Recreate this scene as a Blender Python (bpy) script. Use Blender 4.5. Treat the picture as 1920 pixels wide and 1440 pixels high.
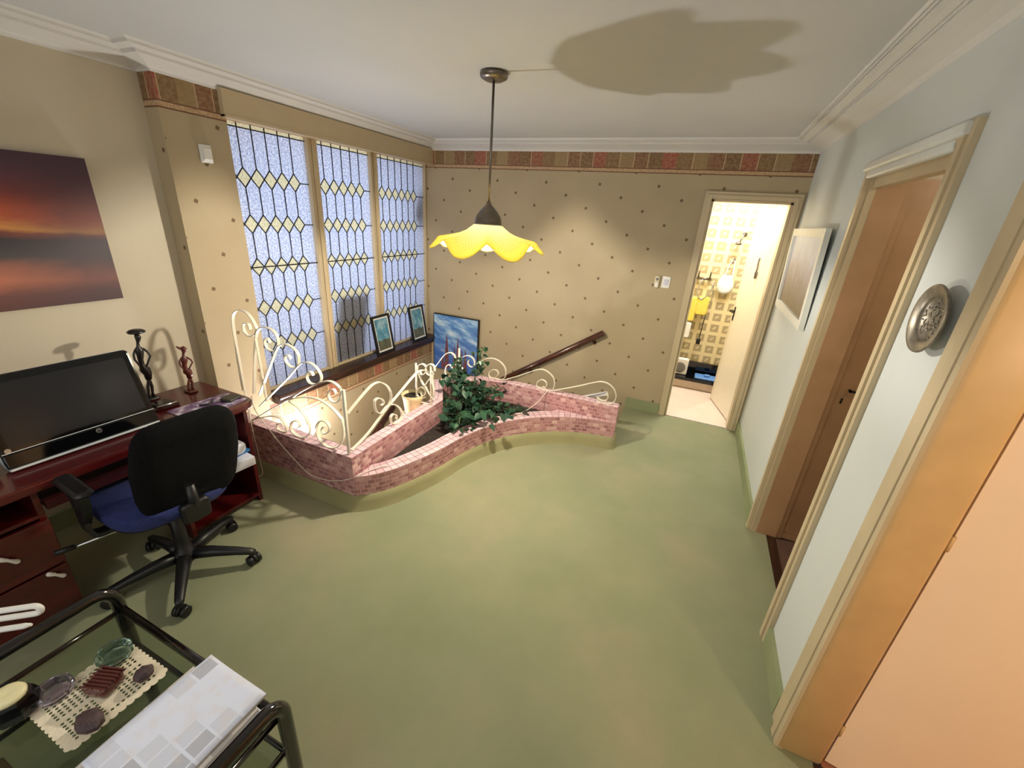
import bpy, math, random
from mathutils import Vector, Matrix
random.seed(7)
PI = math.pi
scene = bpy.context.scene
for o in list(bpy.data.objects): bpy.data.objects.remove(o)
COL = scene.collection

# ---------------------------------------------------------------- camera
cam_d = bpy.data.cameras.new('camera'); cam = bpy.data.objects.new('camera', cam_d); COL.objects.link(cam)
cam_d.sensor_fit = 'HORIZONTAL'; cam_d.sensor_width = 36.0; cam_d.lens = 782.2265/1920*36
cam_d.clip_start = 0.02; cam_d.clip_end = 60
_p, _y, _r = .3817014, -.3919393, .06912342          # pitch, yaw, roll
Ry = Matrix(((math.cos(_y), -math.sin(_y), 0), (math.sin(_y), math.cos(_y), 0), (0, 0, 1)))
Rb = Matrix(((1, 0, 0), (0, 0, -1), (0, 1, 0)))
Rp = Matrix(((1, 0, 0), (0, math.cos(_p), -math.sin(_p)), (0, math.sin(_p), math.cos(_p))))
Rr = Matrix(((math.cos(_r), -math.sin(_r), 0), (math.sin(_r), math.cos(_r), 0), (0, 0, 1)))
M = Rr @ Rp @ Rb @ Ry                                 # world -> camera (x right, y down, z forward)
W = Matrix((M[0], -M[1], -M[2])).transposed().to_4x4()
W.translation = Vector((0, 0, 1.75))
cam.matrix_world = W
scene.camera = cam

# ---------------------------------------------------------------- view and sky
vs = scene.view_settings
vs.view_transform = 'Standard'; vs.look = 'None'; vs.gamma = 1.0; vs.exposure = 0.30; vs.use_curve_mapping = False
world = bpy.data.worlds.new('sky'); scene.world = world; world.use_nodes = True
world.node_tree.nodes['Background'].inputs[0].default_value = (.55, .66, 1.0, 1)
world.node_tree.nodes['Background'].inputs[1].default_value = 0.9

def lamp(name, kind, loc, power, color, size=.1, rot=(0, 0, 0), sy=None, spread=None):
    d = bpy.data.lights.new(name, kind); d.energy = power; d.color = color
    if kind == 'AREA':
        d.size = size
        if sy: d.shape = 'RECTANGLE'; d.size_y = sy
        if spread: d.spread = spread
    else: d.shadow_soft_size = size
    o = bpy.data.objects.new(name, d); COL.objects.link(o); o.location = loc; o.rotation_euler = rot
    return o
# daylight falling down the light well on the leaded windows (faces +x)
lamp('daylight_through_window', 'AREA', (-3.8, 2.75, 1.5), 17, (.72, .80, 1.0), 1.4, (0, -PI/2, 0), 2.2)
# two unseen fill lights added behind the camera, one upright, one overhead
lamp('fill_behind', 'AREA', (-1.1, -1.85, 1.5), 17, (.93, .96, 1.0), 2.6, (PI/2, 0, 0), 1.6)
lamp('overhead_fill_behind', 'AREA', (-.9, -.8, 2.36), 7, (1.0, .94, .84), .7, (0, 0, 0))
# bathroom ceiling lamp, warm lamp of the side room, added fill in the closet
lamp('bathroom_lamp', 'AREA', (.35, 4.72, 2.36), 35, (1.0, .96, .88), .5)
lamp('side_room_lamp', 'POINT', (1.7, -.2, 2.0), 46, (1.0, .73, .45), .12)
lamp('closet_fill', 'POINT', (1.25, 1.95, 2.1), 5, (1.0, .88, .70), .08)

# ---------------------------------------------------------------- materials
def S(r, g, b):
    f = lambda c: (c/255/12.92) if c <= 10.3 else ((c/255+.055)/1.055)**2.4
    return (f(r), f(g), f(b), 1.0)
class Nt:
    """small helper to write node trees as expressions"""
    def __init__(s, name):
        s.m = bpy.data.materials.new(name); s.m.use_nodes = True
        s.t = s.m.node_tree; s.n = s.t.nodes; s.b = s.n['Principled BSDF']; s.out = s.n['Material Output']
    def put(s, sock, v):
        if hasattr(v, 'links') and hasattr(v, 'node'): s.t.links.new(v, sock)
        else: sock.default_value = v
    def math(s, op, a, b=None, c=None):
        n = s.n.new('ShaderNodeMath'); n.operation = op
        s.put(n.inputs[0], a)
        if b is not None: s.put(n.inputs[1], b)
        if c is not None: s.put(n.inputs[2], c)
        return n.outputs[0]
    def pos(s):
        g = s.n.new('ShaderNodeNewGeometry'); x = s.n.new('ShaderNodeSeparateXYZ')
        s.t.links.new(g.outputs['Position'], x.inputs[0]); return x.outputs[0], x.outputs[1], x.outputs[2]
    def uv(s):
        g = s.n.new('ShaderNodeTexCoord'); x = s.n.new('ShaderNodeSeparateXYZ')
        s.t.links.new(g.outputs['UV'], x.inputs[0]); return g.outputs['UV'], x.outputs[0], x.outputs[1]
    def vec(s, x, y, z=0.0):
        n = s.n.new('ShaderNodeCombineXYZ'); s.put(n.inputs[0], x); s.put(n.inputs[1], y); s.put(n.inputs[2], z); return n.outputs[0]
    def coord(s): return s.n.new('ShaderNodeTexCoord').outputs['Object']
    def noise(s, v, scale, detail=3.0, rough=.5, color=False):
        n = s.n.new('ShaderNodeTexNoise'); s.put(n.inputs['Vector'], v) if v is not None else None
        n.inputs['Scale'].default_value = scale; n.inputs['Detail'].default_value = detail; n.inputs['Roughness'].default_value = rough
        return n.outputs['Color' if color else 0]
    def white(s, v):
        n = s.n.new('ShaderNodeTexWhiteNoise'); n.noise_dimensions = '2D'; s.put(n.inputs['Vector'], v); return n.outputs['Value']
    def ramp(s, f, stops, const=False):
        n = s.n.new('ShaderNodeValToRGB'); s.put(n.inputs[0], f); r = n.color_ramp
        if const: r.interpolation = 'CONSTANT'
        while len(r.elements) < len(stops): r.elements.new(.5)
        for e, (p, c) in zip(r.elements, stops): e.position = p; e.color = c
        return n.outputs[0]
    def mix(s, f, a, b):
        n = s.n.new('ShaderNodeMix'); n.data_type = 'RGBA'
        s.put(n.inputs[0], f); s.put(n.inputs[6], a); s.put(n.inputs[7], b); return n.outputs[2]
    def bump(s, h, strength=.3, dist=.01):
        n = s.n.new('ShaderNodeBump'); n.inputs['Strength'].default_value = strength; n.inputs['Distance'].default_value = dist
        s.put(n.inputs['Height'], h); s.t.links.new(n.outputs[0], s.b.inputs['Normal']); return n.outputs[0]
    def done(s, color=None, rough=.5, metal=0.0, **k):
        if color is not None: s.put(s.b.inputs['Base Color'], color)
        s.put(s.b.inputs['Roughness'], rough); s.b.inputs['Metallic'].default_value = metal
        for a, v in k.items(): s.put(s.b.inputs[a.replace('_', ' ')], v)
        return s.m
MATS = {}
def plain(name, rgb, rough=.5, metal=0.0, var=.06, nscale=20, bump=0.0, **k):
    """a plain colour with slight mottling"""
    t = Nt(name); c = t.coord(); n = t.noise(c, nscale, 4)
    base = S(*rgb)
    lo = tuple(x*(1-var) for x in base[:3])+(1,); hi = tuple(min(1, x*(1+var)) for x in base[:3])+(1,)
    col = t.ramp(n, [(.3, lo), (.7, hi)])
    if bump: t.bump(t.noise(c, nscale*6, 3), bump, .004)
    MATS[name] = t.done(col, rough, metal, **k); return MATS[name]

def mk_wallpaper(name, u_axis, au, az, borders, dark_line=True):
    """beige wallpaper: square dots on a slanted lattice; coloured border bands (z0, z1, umin)"""
    t = Nt(name); x, y, z = t.pos(); u = x if u_axis == 'x' else y
    k = .1025
    du = t.math('SUBTRACT', u, au); dz = t.math('SUBTRACT', z, az)
    s1 = t.math('DIVIDE', t.math('ADD', du, t.math('MULTIPLY', dz, 2.0)), 5*k)
    s2 = t.math('DIVIDE', t.math('SUBTRACT', t.math('MULTIPLY', du, 2.0), dz), 5*k)
    def fr(a):
        return t.math('ABSOLUTE', t.math('SUBTRACT', t.math('FRACT', t.math('ADD', a, 500.5)), .5))
    d = t.math('MAXIMUM', fr(s1), fr(s2))
    dot = t.math('LESS_THAN', d, .048)
    n = t.noise(t.vec(t.math('MULTIPLY', u, 1.0), z, 0.0), 1.6, 4)
    fine = t.noise(t.vec(u, z, 0.0), 260, 2)
    base = t.ramp(n, [(.25, S(173, 156, 126)), (.75, S(188, 172, 141))])
    base = t.mix(t.math('MULTIPLY', fine, .35), base, S(172, 152, 116))
    col = t.mix(dot, base, S(112, 92, 62))
    for (z0, z1, umin, w) in borders:
        ins = t.math('MULTIPLY', t.math('MULTIPLY', t.math('GREATER_THAN', z, z0), t.math('LESS_THAN', z, z1)), t.math('GREATER_THAN', u, umin))
        cu = t.math('DIVIDE', t.math('ADD', u, 60*w), w)
        idx = t.math('FLOOR', cu); f = t.math('FRACT', cu)
        blk = t.math('FRACT', t.math('DIVIDE', t.math('ADD', idx, .5), 5.0))
        jit = t.white(t.vec(idx, 3.0))
        bc = t.ramp(blk, [(0, S(122, 92, 62)), (.2, S(158, 84, 68)), (.4, S(132, 104, 68)), (.6, S(156, 132, 92)), (.8, S(134, 92, 66))], True)
        bc = t.mix(t.math('MULTIPLY', jit, .35), bc, S(120, 88, 58))
        mott = t.noise(t.vec(u, z, 0.0), 45, 5)
        bc = t.mix(t.ramp(mott, [(.40, (0, 0, 0, 1)), (.70, (.5, .5, .5, 1))]), bc, S(176, 150, 112))
        seam = t.math('MULTIPLY', t.math('LESS_THAN', f, .06), t.math('GREATER_THAN', t.white(t.vec(idx, 9.0)), .35))
        bc = t.mix(seam, bc, S(196, 166, 132))
        hz = t.math('DIVIDE', t.math('SUBTRACT', z, z0), z1-z0)
        strip = t.math('LESS_THAN', hz, .20)
        sc = t.ramp(t.noise(t.vec(u, z, 0.0), 60, 3), [(.35, S(178, 140, 106)), (.65, S(200, 172, 134))])
        bc = t.mix(strip, bc, sc)
        l1 = t.math('LESS_THAN', hz, .045); l2 = t.math('LESS_THAN', t.math('ABSOLUTE', t.math('SUBTRACT', hz, .2)), .02)
        bc = t.mix(t.math('MAXIMUM', l1, l2), bc, S(116, 82, 58))
        col = t.mix(ins, col, bc)
    t.bump(fine, .08, .002)
    return t.done(col, .75)
WP_BACK = mk_wallpaper('wallpaper_back', 'x', -1.39, .734, [(2.165, 2.34, -9, .119)])
WP_WIN = mk_wallpaper('wallpaper_side', 'y', 1.798, 1.406, [(2.165, 2.34, -9, .095), (.125, .292, 1.935, .119)])

def mk_paint(name, a, b, sc=1.2):
    t = Nt(name); x, y, z = t.pos(); v = t.vec(x, y, z)
    c = t.ramp(t.noise(v, sc, 4), [(.3, S(*a)), (.7, S(*b))])
    t.bump(t.noise(v, 180, 2), .06, .002)
    return t.done(c, .6)
CREAM_WALL = mk_paint('cream_wall_paint', (196, 184, 160), (206, 195, 172))
PALE_WALL = mk_paint('pale_wall_paint', (202, 208, 205), (213, 217, 214))
CEIL = mk_paint('ceiling_paint', (196, 197, 198), (206, 206, 206), .8)
CROWN = mk_paint('crown_paint', (214, 211, 206), (222, 219, 214))
t = Nt('carpet'); x, y, z = t.pos(); v = t.vec(x, y, z)
c1 = t.ramp(t.noise(v, 1.3, 4, .6), [(.32, S(140, 146, 112)), (.50, S(152, 155, 122)), (.68, S(170, 162, 132))])
c2 = t.mix(t.math('MULTIPLY', t.noise(v, 420, 2), .5), c1, S(126, 128, 98))
t.bump(t.noise(v, 500, 3, .7), .5, .006)
CARPET = t.done(c2, .95)
t = Nt('carpet_skirting'); x, y, z = t.pos(); v = t.vec(x, y, z)
c1 = t.ramp(t.noise(v, 3, 4), [(.3, S(136, 146, 106)), (.7, S(152, 158, 118))])
t.bump(t.noise(v, 500, 3, .7), .4, .005); SKIRT = t.done(c1, .95)
t = Nt('planter_carpet_skirt'); x, y, z = t.pos(); v = t.vec(x, y, z)
c1 = t.ramp(t.noise(v, 3, 4), [(.3, S(146, 142, 102)), (.7, S(160, 154, 114))])
t.bump(t.noise(v, 500, 3, .7), .4, .005); PSKIRT = t.done(c1, .95)

def mk_brick(name, bw, rh, cols, mortar, off=.5):
    t = Nt(name); uvv, u, vv = t.uv()
    row = t.math('FLOOR', t.math('DIVIDE', t.math('ADD', vv, 10*rh), rh))
    sh = t.math('MULTIPLY', t.math('MODULO', row, 2.0), off)
    # blocks of uneven widths
    cu = t.math('ADD', t.math('DIVIDE', t.math('ADD', u, 100*bw), bw), sh)
    wob = t.math('MULTIPLY', t.math('SUBTRACT', t.white(t.vec(t.math('FLOOR', cu), row)), .5), .0)
    fu = t.math('FRACT', t.math('ADD', cu, wob)); fv = t.math('FRACT', t.math('DIVIDE', t.math('ADD', vv, 10*rh), rh))
    rnd = t.white(t.vec(t.math('FLOOR', cu), row))
    col = t.ramp(rnd, cols)
    n = t.noise(t.vec(u, vv, 0.0), 30, 4)
    col = t.mix(t.math('MULTIPLY', n, .5), col, S(192, 146, 146))
    ed = t.math('MINIMUM', t.math('MULTIPLY', t.math('MINIMUM', fu, t.math('SUBTRACT', 1.0, fu)), bw), t.math('MULTIPLY', t.math('MINIMUM', fv, t.math('SUBTRACT', 1.0, fv)), rh))
    mort = t.math('LESS_THAN', ed, .0022)
    col = t.mix(mort, col, mortar)
    t.bump(t.math('MINIMUM', t.math('MULTIPLY', ed, 250.0), 1.0), .35, .004)
    return t.done(col, .55)
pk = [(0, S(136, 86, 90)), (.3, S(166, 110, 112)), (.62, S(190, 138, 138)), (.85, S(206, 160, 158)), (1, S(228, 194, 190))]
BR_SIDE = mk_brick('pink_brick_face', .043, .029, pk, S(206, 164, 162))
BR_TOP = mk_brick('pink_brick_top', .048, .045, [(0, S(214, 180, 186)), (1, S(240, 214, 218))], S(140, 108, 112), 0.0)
t = Nt('potting_soil'); c = t.coord()
n = t.noise(c, 60, 6, .7); t.bump(n, 1.0, .03)
SOIL = t.done(t.ramp(n, [(.3, S(38, 30, 26)), (.6, S(66, 56, 50)), (.75, S(104, 92, 84))]), .95)

IRON = plain('white_iron_paint', (232, 224, 204), .4, var=.03)
def mk_wood(name, a, b, rough=.35, sx=2, sy=30, coat=0.0):
    t = Nt(name); c = t.coord()
    mp = t.n.new('ShaderNodeMapping'); t.put(mp.inputs[0], c); mp.inputs['Scale'].default_value = (sy, sx, sy)
    n = t.noise(mp.outputs[0], 1.6, 5, .6)
    return t.done(t.ramp(n, [(.3, S(*a)), (.7, S(*b))]), rough, Coat_Weight=coat)
MAHOG = mk_wood('mahogany_laminate', (62, 12, 13), (88, 18, 17), .28, 1.5, 18, .3)
MAHOG_D = mk_wood('dark_mahogany', (40, 8, 9), (60, 12, 12), .4)
DWOOD = mk_wood('dark_sill_wood', (40, 24, 18), (62, 38, 28), .3, 2, 20)
RAILW = mk_wood('handrail_wood', (58, 30, 20), (88, 46, 30), .25, 20, 4, .4)
DOORTAN = mk_wood('varnished_door', (170, 132, 96), (186, 146, 108), .4, 1, 3)
TRIM = plain('cream_gloss_trim', (200, 182, 148), .35, var=.04, nscale=6)
TRIM_O = plain('warm_lit_cream_trim', (214, 178, 124), .4, var=.06, nscale=10)  # cream trim with the side room's warm light put into its colour
LEAFW = plain('cream_door_paint', (240, 232, 214), .35, var=.02)
PEACH = plain('warm_lit_door_paint', (250, 224, 192), .5, var=.02, nscale=4)  # pale door paint, warm lamplight mixed into the base colour
BLK = plain('black_plastic', (15, 15, 17), .45, var=.15)
BLKG = plain('glossy_black', (8, 8, 10), .08, var=.1)
BLKF = plain('black_fabric', (13, 13, 14), .95, var=.25, nscale=80, bump=.5, Specular_IOR_Level=.15)
BLUF = plain('blue_fabric', (36, 46, 100), .9, var=.2, nscale=80, bump=.4)
SCREEN = plain('dark_screen', (26, 27, 32), .18, var=.1)
SILV = plain('silver_metal', (196, 198, 200), .25, 1.0, var=.04)
CHROME = plain('bright_silver_plastic', (214, 220, 222), .25, .3, var=.03)
GUN = plain('gunmetal', (120, 112, 104), .32, .85, var=.1)
BLKTUBE = plain('black_lacquer_tube', (14, 10, 10), .12, var=.1, Coat_Weight=.6)
WHITE = plain('white_plastic', (234, 232, 226), .4, var=.02)
BONE = plain('white_bone_handle', (228, 222, 212), .35, var=.03)
RED_W = plain('red_carved_wood', (88, 34, 24), .4, var=.25, nscale=30)
EBONY = plain('ebony_wood', (26, 19, 18), .35, var=.3, nscale=30)
CORD = plain('white_cord', (226, 216, 200), .5)
LEAD = plain('lead_came', (44, 42, 44), .5, .3)
POTC = plain('cream_clay_pot', (214, 196, 150), .7, var=.08)
BATHT = plain('bathroom_floor', (236, 220, 208), .35, var=.04, nscale=5)
DKFLOOR = mk_wood('brown_tile_floor', (84, 62, 54), (100, 76, 66), .4)
HALLF = mk_wood('terracotta_floor', (170, 112, 84), (186, 126, 96), .4)
LCLOTH = plain('white_mesh_bag', (240, 240, 236), .8)
YEL = plain('yellow_sponge', (236, 214, 96), .9, var=.1, nscale=60)
DGRILL = plain('grey_grille', (120, 118, 112), .6)
BLUET = plain('blue_tray', (96, 146, 214), .4)
AGED = plain('aged_silver_plate', (136, 128, 114), .38, .6, var=.3, nscale=45)
FRAMEW = plain('white_frame', (222, 222, 214), .4, var=.03)
DCREAM = plain('bathroom_cream', (226, 212, 176), .6)

def mk_pane(name, tint, tcol):
    t = Nt(name); c = t.coord()
    n1 = t.noise(c, 75, 3, .7); n2 = t.noise(c, 3, 3)
    col = t.mix(t.ramp(n1, [(.40, (0, 0, 0, 1)), (.62, (1, 1, 1, 1))]), S(*tint), S(*tcol))
    tr = t.n.new('ShaderNodeBsdfTranslucent'); t.put(tr.inputs[0], col)
    bn = t.n.new('ShaderNodeBump'); bn.inputs['Strength'].default_value = .8; bn.inputs['Distance'].default_value = .006; t.put(bn.inputs['Height'], n1)
    gl = t.n.new('ShaderNodeBsdfGlossy'); gl.inputs['Roughness'].default_value = .25; t.put(gl.inputs['Normal'], bn.outputs[0])
    df = t.n.new('ShaderNodeBsdfDiffuse'); t.put(df.inputs[0], col); t.put(tr.inputs['Normal'], bn.outputs[0])
    a = t.n.new('ShaderNodeMixShader'); a.inputs[0].default_value = .18
    t.t.links.new(tr.outputs[0], a.inputs[1]); t.t.links.new(df.outputs[0], a.inputs[2])
    b = t.n.new('ShaderNodeMixShader'); b.inputs[0].default_value = .07
    t.t.links.new(a.outputs[0], b.inputs[1]); t.t.links.new(gl.outputs[0], b.inputs[2])
    t.t.links.new(b.outputs[0], t.out.inputs[0]); t.n.remove(t.b)
    return t.m
PANE = mk_pane('pebbled_clear_glass', (176, 184, 208), (250, 252, 255))
AMBER = mk_pane('pebbled_amber_glass', (226, 210, 150), (252, 240, 196))

def mk_glass(name, rgb, rough=.03):
    t = Nt(name); return t.done(S(*rgb), rough, Transmission_Weight=.92, IOR=1.48)
G_GREEN = mk_glass('green_tinted_glass', (150, 176, 160)); G_CLEAR = mk_glass('lilac_clear_glass', (206, 196, 210))
G_RED = plain('dark_red_glass', (84, 34, 32), .12, var=.2, Coat_Weight=.6)
def mk_tableglass():
    t = Nt('smoked_table_glass')
    tr = t.n.new('ShaderNodeBsdfTransparent'); tr.inputs[0].default_value = (.72, .76, .70, 1)
    gl = t.n.new('ShaderNodeBsdfGlossy'); gl.inputs['Roughness'].default_value = .04; gl.inputs[0].default_value = (.9, .95, .9, 1)
    lw_ = t.n.new('ShaderNodeLayerWeight'); lw_.inputs[0].default_value = .5
    fr = t.math('ADD', t.math('MULTIPLY', t.math('POWER', lw_.outputs['Facing'], 4.0), .5), .03)
    m = t.n.new('ShaderNodeMixShader'); t.t.links.new(fr, m.inputs[0])
    t.t.links.new(tr.outputs[0], m.inputs[1]); t.t.links.new(gl.outputs[0], m.inputs[2]); t.t.links.new(m.outputs[0], t.out.inputs[0]); t.n.remove(t.b)
    return t.m
TGLASS = mk_tableglass()
def mk_news(name, seed, base=(216, 216, 222), dark=(150, 150, 158)):
    t = Nt(name); uvv, u, v = t.uv()
    u2 = t.math('ADD', u, seed*1.37)
    cell = t.white(t.vec(t.math('FLOOR', t.math('MULTIPLY', u2, 8.0)), t.math('FLOOR', t.math('MULTIPLY', v, 6.0))))
    lines = t.math('FRACT', t.math('MULTIPLY', v, 170.0))
    gap = t.math('MINIMUM', t.math('FRACT', t.math('MULTIPLY', u2, 8.0)), t.math('FRACT', t.math('MULTIPLY', v, 6.0)))
    txt = t.math('MULTIPLY', t.math('MULTIPLY', t.math('GREATER_THAN', cell, .35), t.math('GREATER_THAN', lines, .5)), t.math('GREATER_THAN', gap, .12))
    blk = t.math('MULTIPLY', t.math('GREATER_THAN', cell, .82), t.math('GREATER_THAN', gap, .12))
    c = t.mix(t.math('MULTIPLY', txt, .42), S(*base), S(*dark))
    c = t.mix(t.math('MULTIPLY', blk, .5), c, S(*dark))
    c = t.mix(t.ramp(t.noise(uvv, 9, 3), [(.5, (0, 0, 0, 1)), (.8, (.5, .5, .5, 1))]), c, S(222, 208, 196))
    return t.done(c, .8)
NEWS1 = mk_news('newsprint_a', 1, (222, 228, 246)); NEWS2 = mk_news('newsprint_b', 2, (214, 208, 204), (150, 148, 150))
MAG = mk_news('magazine_cover', 3, (150, 120, 96), (90, 66, 50)); PAPER = mk_news('printed_paper', 4, (226, 228, 238), (150, 156, 186))
PAPEDGE = plain('paper_edges', (206, 200, 190), .8)
BLUEP = plain('blue_folder', (44, 110, 170), .5)
MATP = None
t = Nt('printed_desk_mat'); uvv, u, v = t.uv()
MATP = t.done(t.ramp(t.noise(uvv, 14, 4), [(.35, S(70, 48, 92)), (.48, S(120, 92, 130)), (.60, S(196, 190, 206))]), .3)

# paintings (procedural, one canvas each)
def mk_sunset():
    t = Nt('sunset_canvas'); uvv, u, v = t.uv()
    n = t.noise(t.vec(t.math('SUBTRACT', u, t.math('MULTIPLY', v, .5)), t.math('MULTIPLY', v, 2.2), 0.0), 2.6, 5, .6)
    vv = t.math('ADD', v, t.math('MULTIPLY', t.math('SUBTRACT', n, .5), .14))
    vv = t.math('ADD', vv, t.math('MULTIPLY', u, .06))
    c = t.ramp(vv, [(0, S(84, 48, 46)), (.13, S(112, 66, 58)), (.22, S(190, 112, 82)), (.31, S(150, 90, 70)), (.38, S(60, 56, 56)), (.50, S(26, 28, 30)),
                    (.535, S(140, 62, 34)), (.565, S(240, 164, 70)), (.64, S(214, 98, 50)), (.76, S(164, 66, 52)), (.87, S(112, 58, 70)), (1, S(76, 46, 66))])
    side = t.ramp(t.math('ADD', u, t.math('MULTIPLY', n, .25)), [(.55, (0, 0, 0, 1)), (1.0, (.75, .75, .75, 1))])
    c = t.mix(side, c, S(60, 40, 50))
    return t.done(c, .5)
SUNSET = mk_sunset()
def mk_bluesky():
    t = Nt('blue_sky_canvas'); uvv, u, v = t.uv()
    w = t.noise(t.vec(t.math('ADD', u, t.math('MULTIPLY', v, 1.4)), t.math('MULTIPLY', v, 1.8), 0.0), 2.6, 5, .6)
    c = t.ramp(w, [(.32, S(50, 92, 160)), (.46, S(86, 134, 192)), (.56, S(150, 184, 214)), (.68, S(216, 226, 228))])
    c = t.mix(t.ramp(v, [(.25, (.75, .75, .75, 1)), (.62, (0, 0, 0, 1))]), c, S(44, 88, 178))
    return t.done(c, .45)
BLUESKY = mk_bluesky()
SPIRE = plain('painted_spires', (110, 60, 66), .5, var=.3, nscale=40)
def mk_landscape(name, seed):
    t = Nt(name); uvv, u, v = t.uv()
    n = t.noise(t.vec(u, v, seed), 3.0, 5, .6)
    sky = t.ramp(n, [(.3, S(46, 108, 138)), (.5, S(92, 150, 176)), (.68, S(176, 200, 204))])
    gr = t.ramp(n, [(.3, S(66, 70, 56)), (.7, S(108, 108, 88))])
    m = t.math('LESS_THAN', t.math('ADD', v, t.math('MULTIPLY', n, .12)), .38)
    return t.done(t.mix(m, sky, gr), .4)
LAND1 = mk_landscape('seascape_print_a', 1.0); LAND2 = mk_landscape('seascape_print_b', 5.0)
t = Nt('misty_print'); uvv, u, v = t.uv()
n = t.noise(t.vec(t.math('MULTIPLY', u, 2.2), v, 0.0), 3.2, 5, .65)
c = t.ramp(t.math('ADD', v, t.math('MULTIPLY', t.math('SUBTRACT', n, .5), .5)), [(.0, S(128, 112, 88)), (.3, S(150, 136, 126)), (.55, S(182, 172, 176)), (.75, S(206, 208, 222)), (1, S(220, 224, 236))])
MISTY = t.done(c, .45)
# bathroom tile: cream grid around raised beige squares with a pale leaf in each
t = Nt('relief_bath_tile'); x, y, z = t.pos(); k = .128
fx = t.math('FRACT', t.math('DIVIDE', t.math('ADD', x, 5.02), k)); fz = t.math('FRACT', t.math('DIVIDE', t.math('ADD', z, 5.0), k))
ax = t.math('ABSOLUTE', t.math('SUBTRACT', fx, .5)); az = t.math('ABSOLUTE', t.math('SUBTRACT', fz, .5))
sq = t.math('LESS_THAN', t.math('MAXIMUM', ax, az), .34)
e = t.math('ADD', t.math('POWER', t.math('MULTIPLY', t.math('ADD', t.math('SUBTRACT', fx, .5), t.math('SUBTRACT', fz, .5)), 3.0), 2.0), t.math('POWER', t.math('MULTIPLY', t.math('SUBTRACT', t.math('SUBTRACT', fx, .5), t.math('SUBTRACT', fz, .52)), 7.0), 2.0))
lf = t.math('MULTIPLY', t.math('LESS_THAN', e, .7), 1.0)
tc = t.mix(sq, S(232, 216, 168), S(176, 160, 122)); tc = t.mix(lf, tc, S(214, 200, 160))
BTILE = t.done(tc, .3)
# pendant shade: yellow glass with rows of small dashes
t = Nt('yellow_art_glass'); uvv, u, v = t.uv()
row = t.math('FLOOR', t.math('MULTIPLY', v, 22.0))
dd = t.math('MULTIPLY', t.math('LESS_THAN', t.math('FRACT', t.math('ADD', t.math('MULTIPLY', u, 90.0), t.math('MULTIPLY', row, .5))), .42), t.math('LESS_THAN', t.math('FRACT', t.math('MULTIPLY', v, 22.0)), .35))
dd = t.math('MULTIPLY', dd, t.math('MULTIPLY', t.math('LESS_THAN', v, .74), t.math('GREATER_THAN', v, .04)))
sc = t.ramp(v, [(0, S(248, 244, 224)), (.45, S(232, 226, 178)), (.75, S(218, 206, 130)), (1, S(204, 188, 98))])
sc = t.mix(dd, sc, S(176, 150, 96))
tr = t.n.new('ShaderNodeBsdfTranslucent'); t.put(tr.inputs[0], sc)
df = t.n.new('ShaderNodeBsdfDiffuse'); t.put(df.inputs[0], sc)
gl = t.n.new('ShaderNodeBsdfGlossy'); gl.inputs['Roughness'].default_value = .15
a = t.n.new('ShaderNodeMixShader'); a.inputs[0].default_value = .55
t.t.links.new(tr.outputs[0], a.inputs[1]); t.t.links.new(df.outputs[0], a.inputs[2])
b = t.n.new('ShaderNodeMixShader'); b.inputs[0].default_value = .06
t.t.links.new(a.outputs[0], b.inputs[1]); t.t.links.new(gl.outputs[0], b.inputs[2]); t.t.links.new(b.outputs[0], t.out.inputs[0]); t.n.remove(t.b)
SHADE = t.m
t = Nt('lit_bulb'); BULB = t.done((1, .9, .7, 1), .3, Emission_Color=(1, .86, .6, 1), Emission_Strength=14.0)
t = Nt('lit_sconce_glass'); SCON = t.done((1, 1, 1, 1), .3, Emission_Color=(1, .98, .95, 1), Emission_Strength=60.0)
t = Nt('ivy_leaf'); c = t.coord()
IVY = t.done(t.ramp(t.noise(c, 14, 3), [(.3, S(22, 50, 34)), (.55, S(36, 72, 50)), (.78, S(60, 100, 68))]), .4)
STEM = plain('green_stem', (70, 84, 50), .6)
DARKOUT = plain('dark_weathered_board', (56, 46, 44), .8)
STONE = plain('purple_stone', (70, 50, 52), .5, var=.4, nscale=60, bump=.6)
LACE = plain('cream_crochet', (228, 216, 190), .9, var=.08, nscale=120)
WAX = plain('cream_wax', (232, 222, 176), .4)
BOXB = plain('brown_box', (104, 70, 52), .6)

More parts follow.
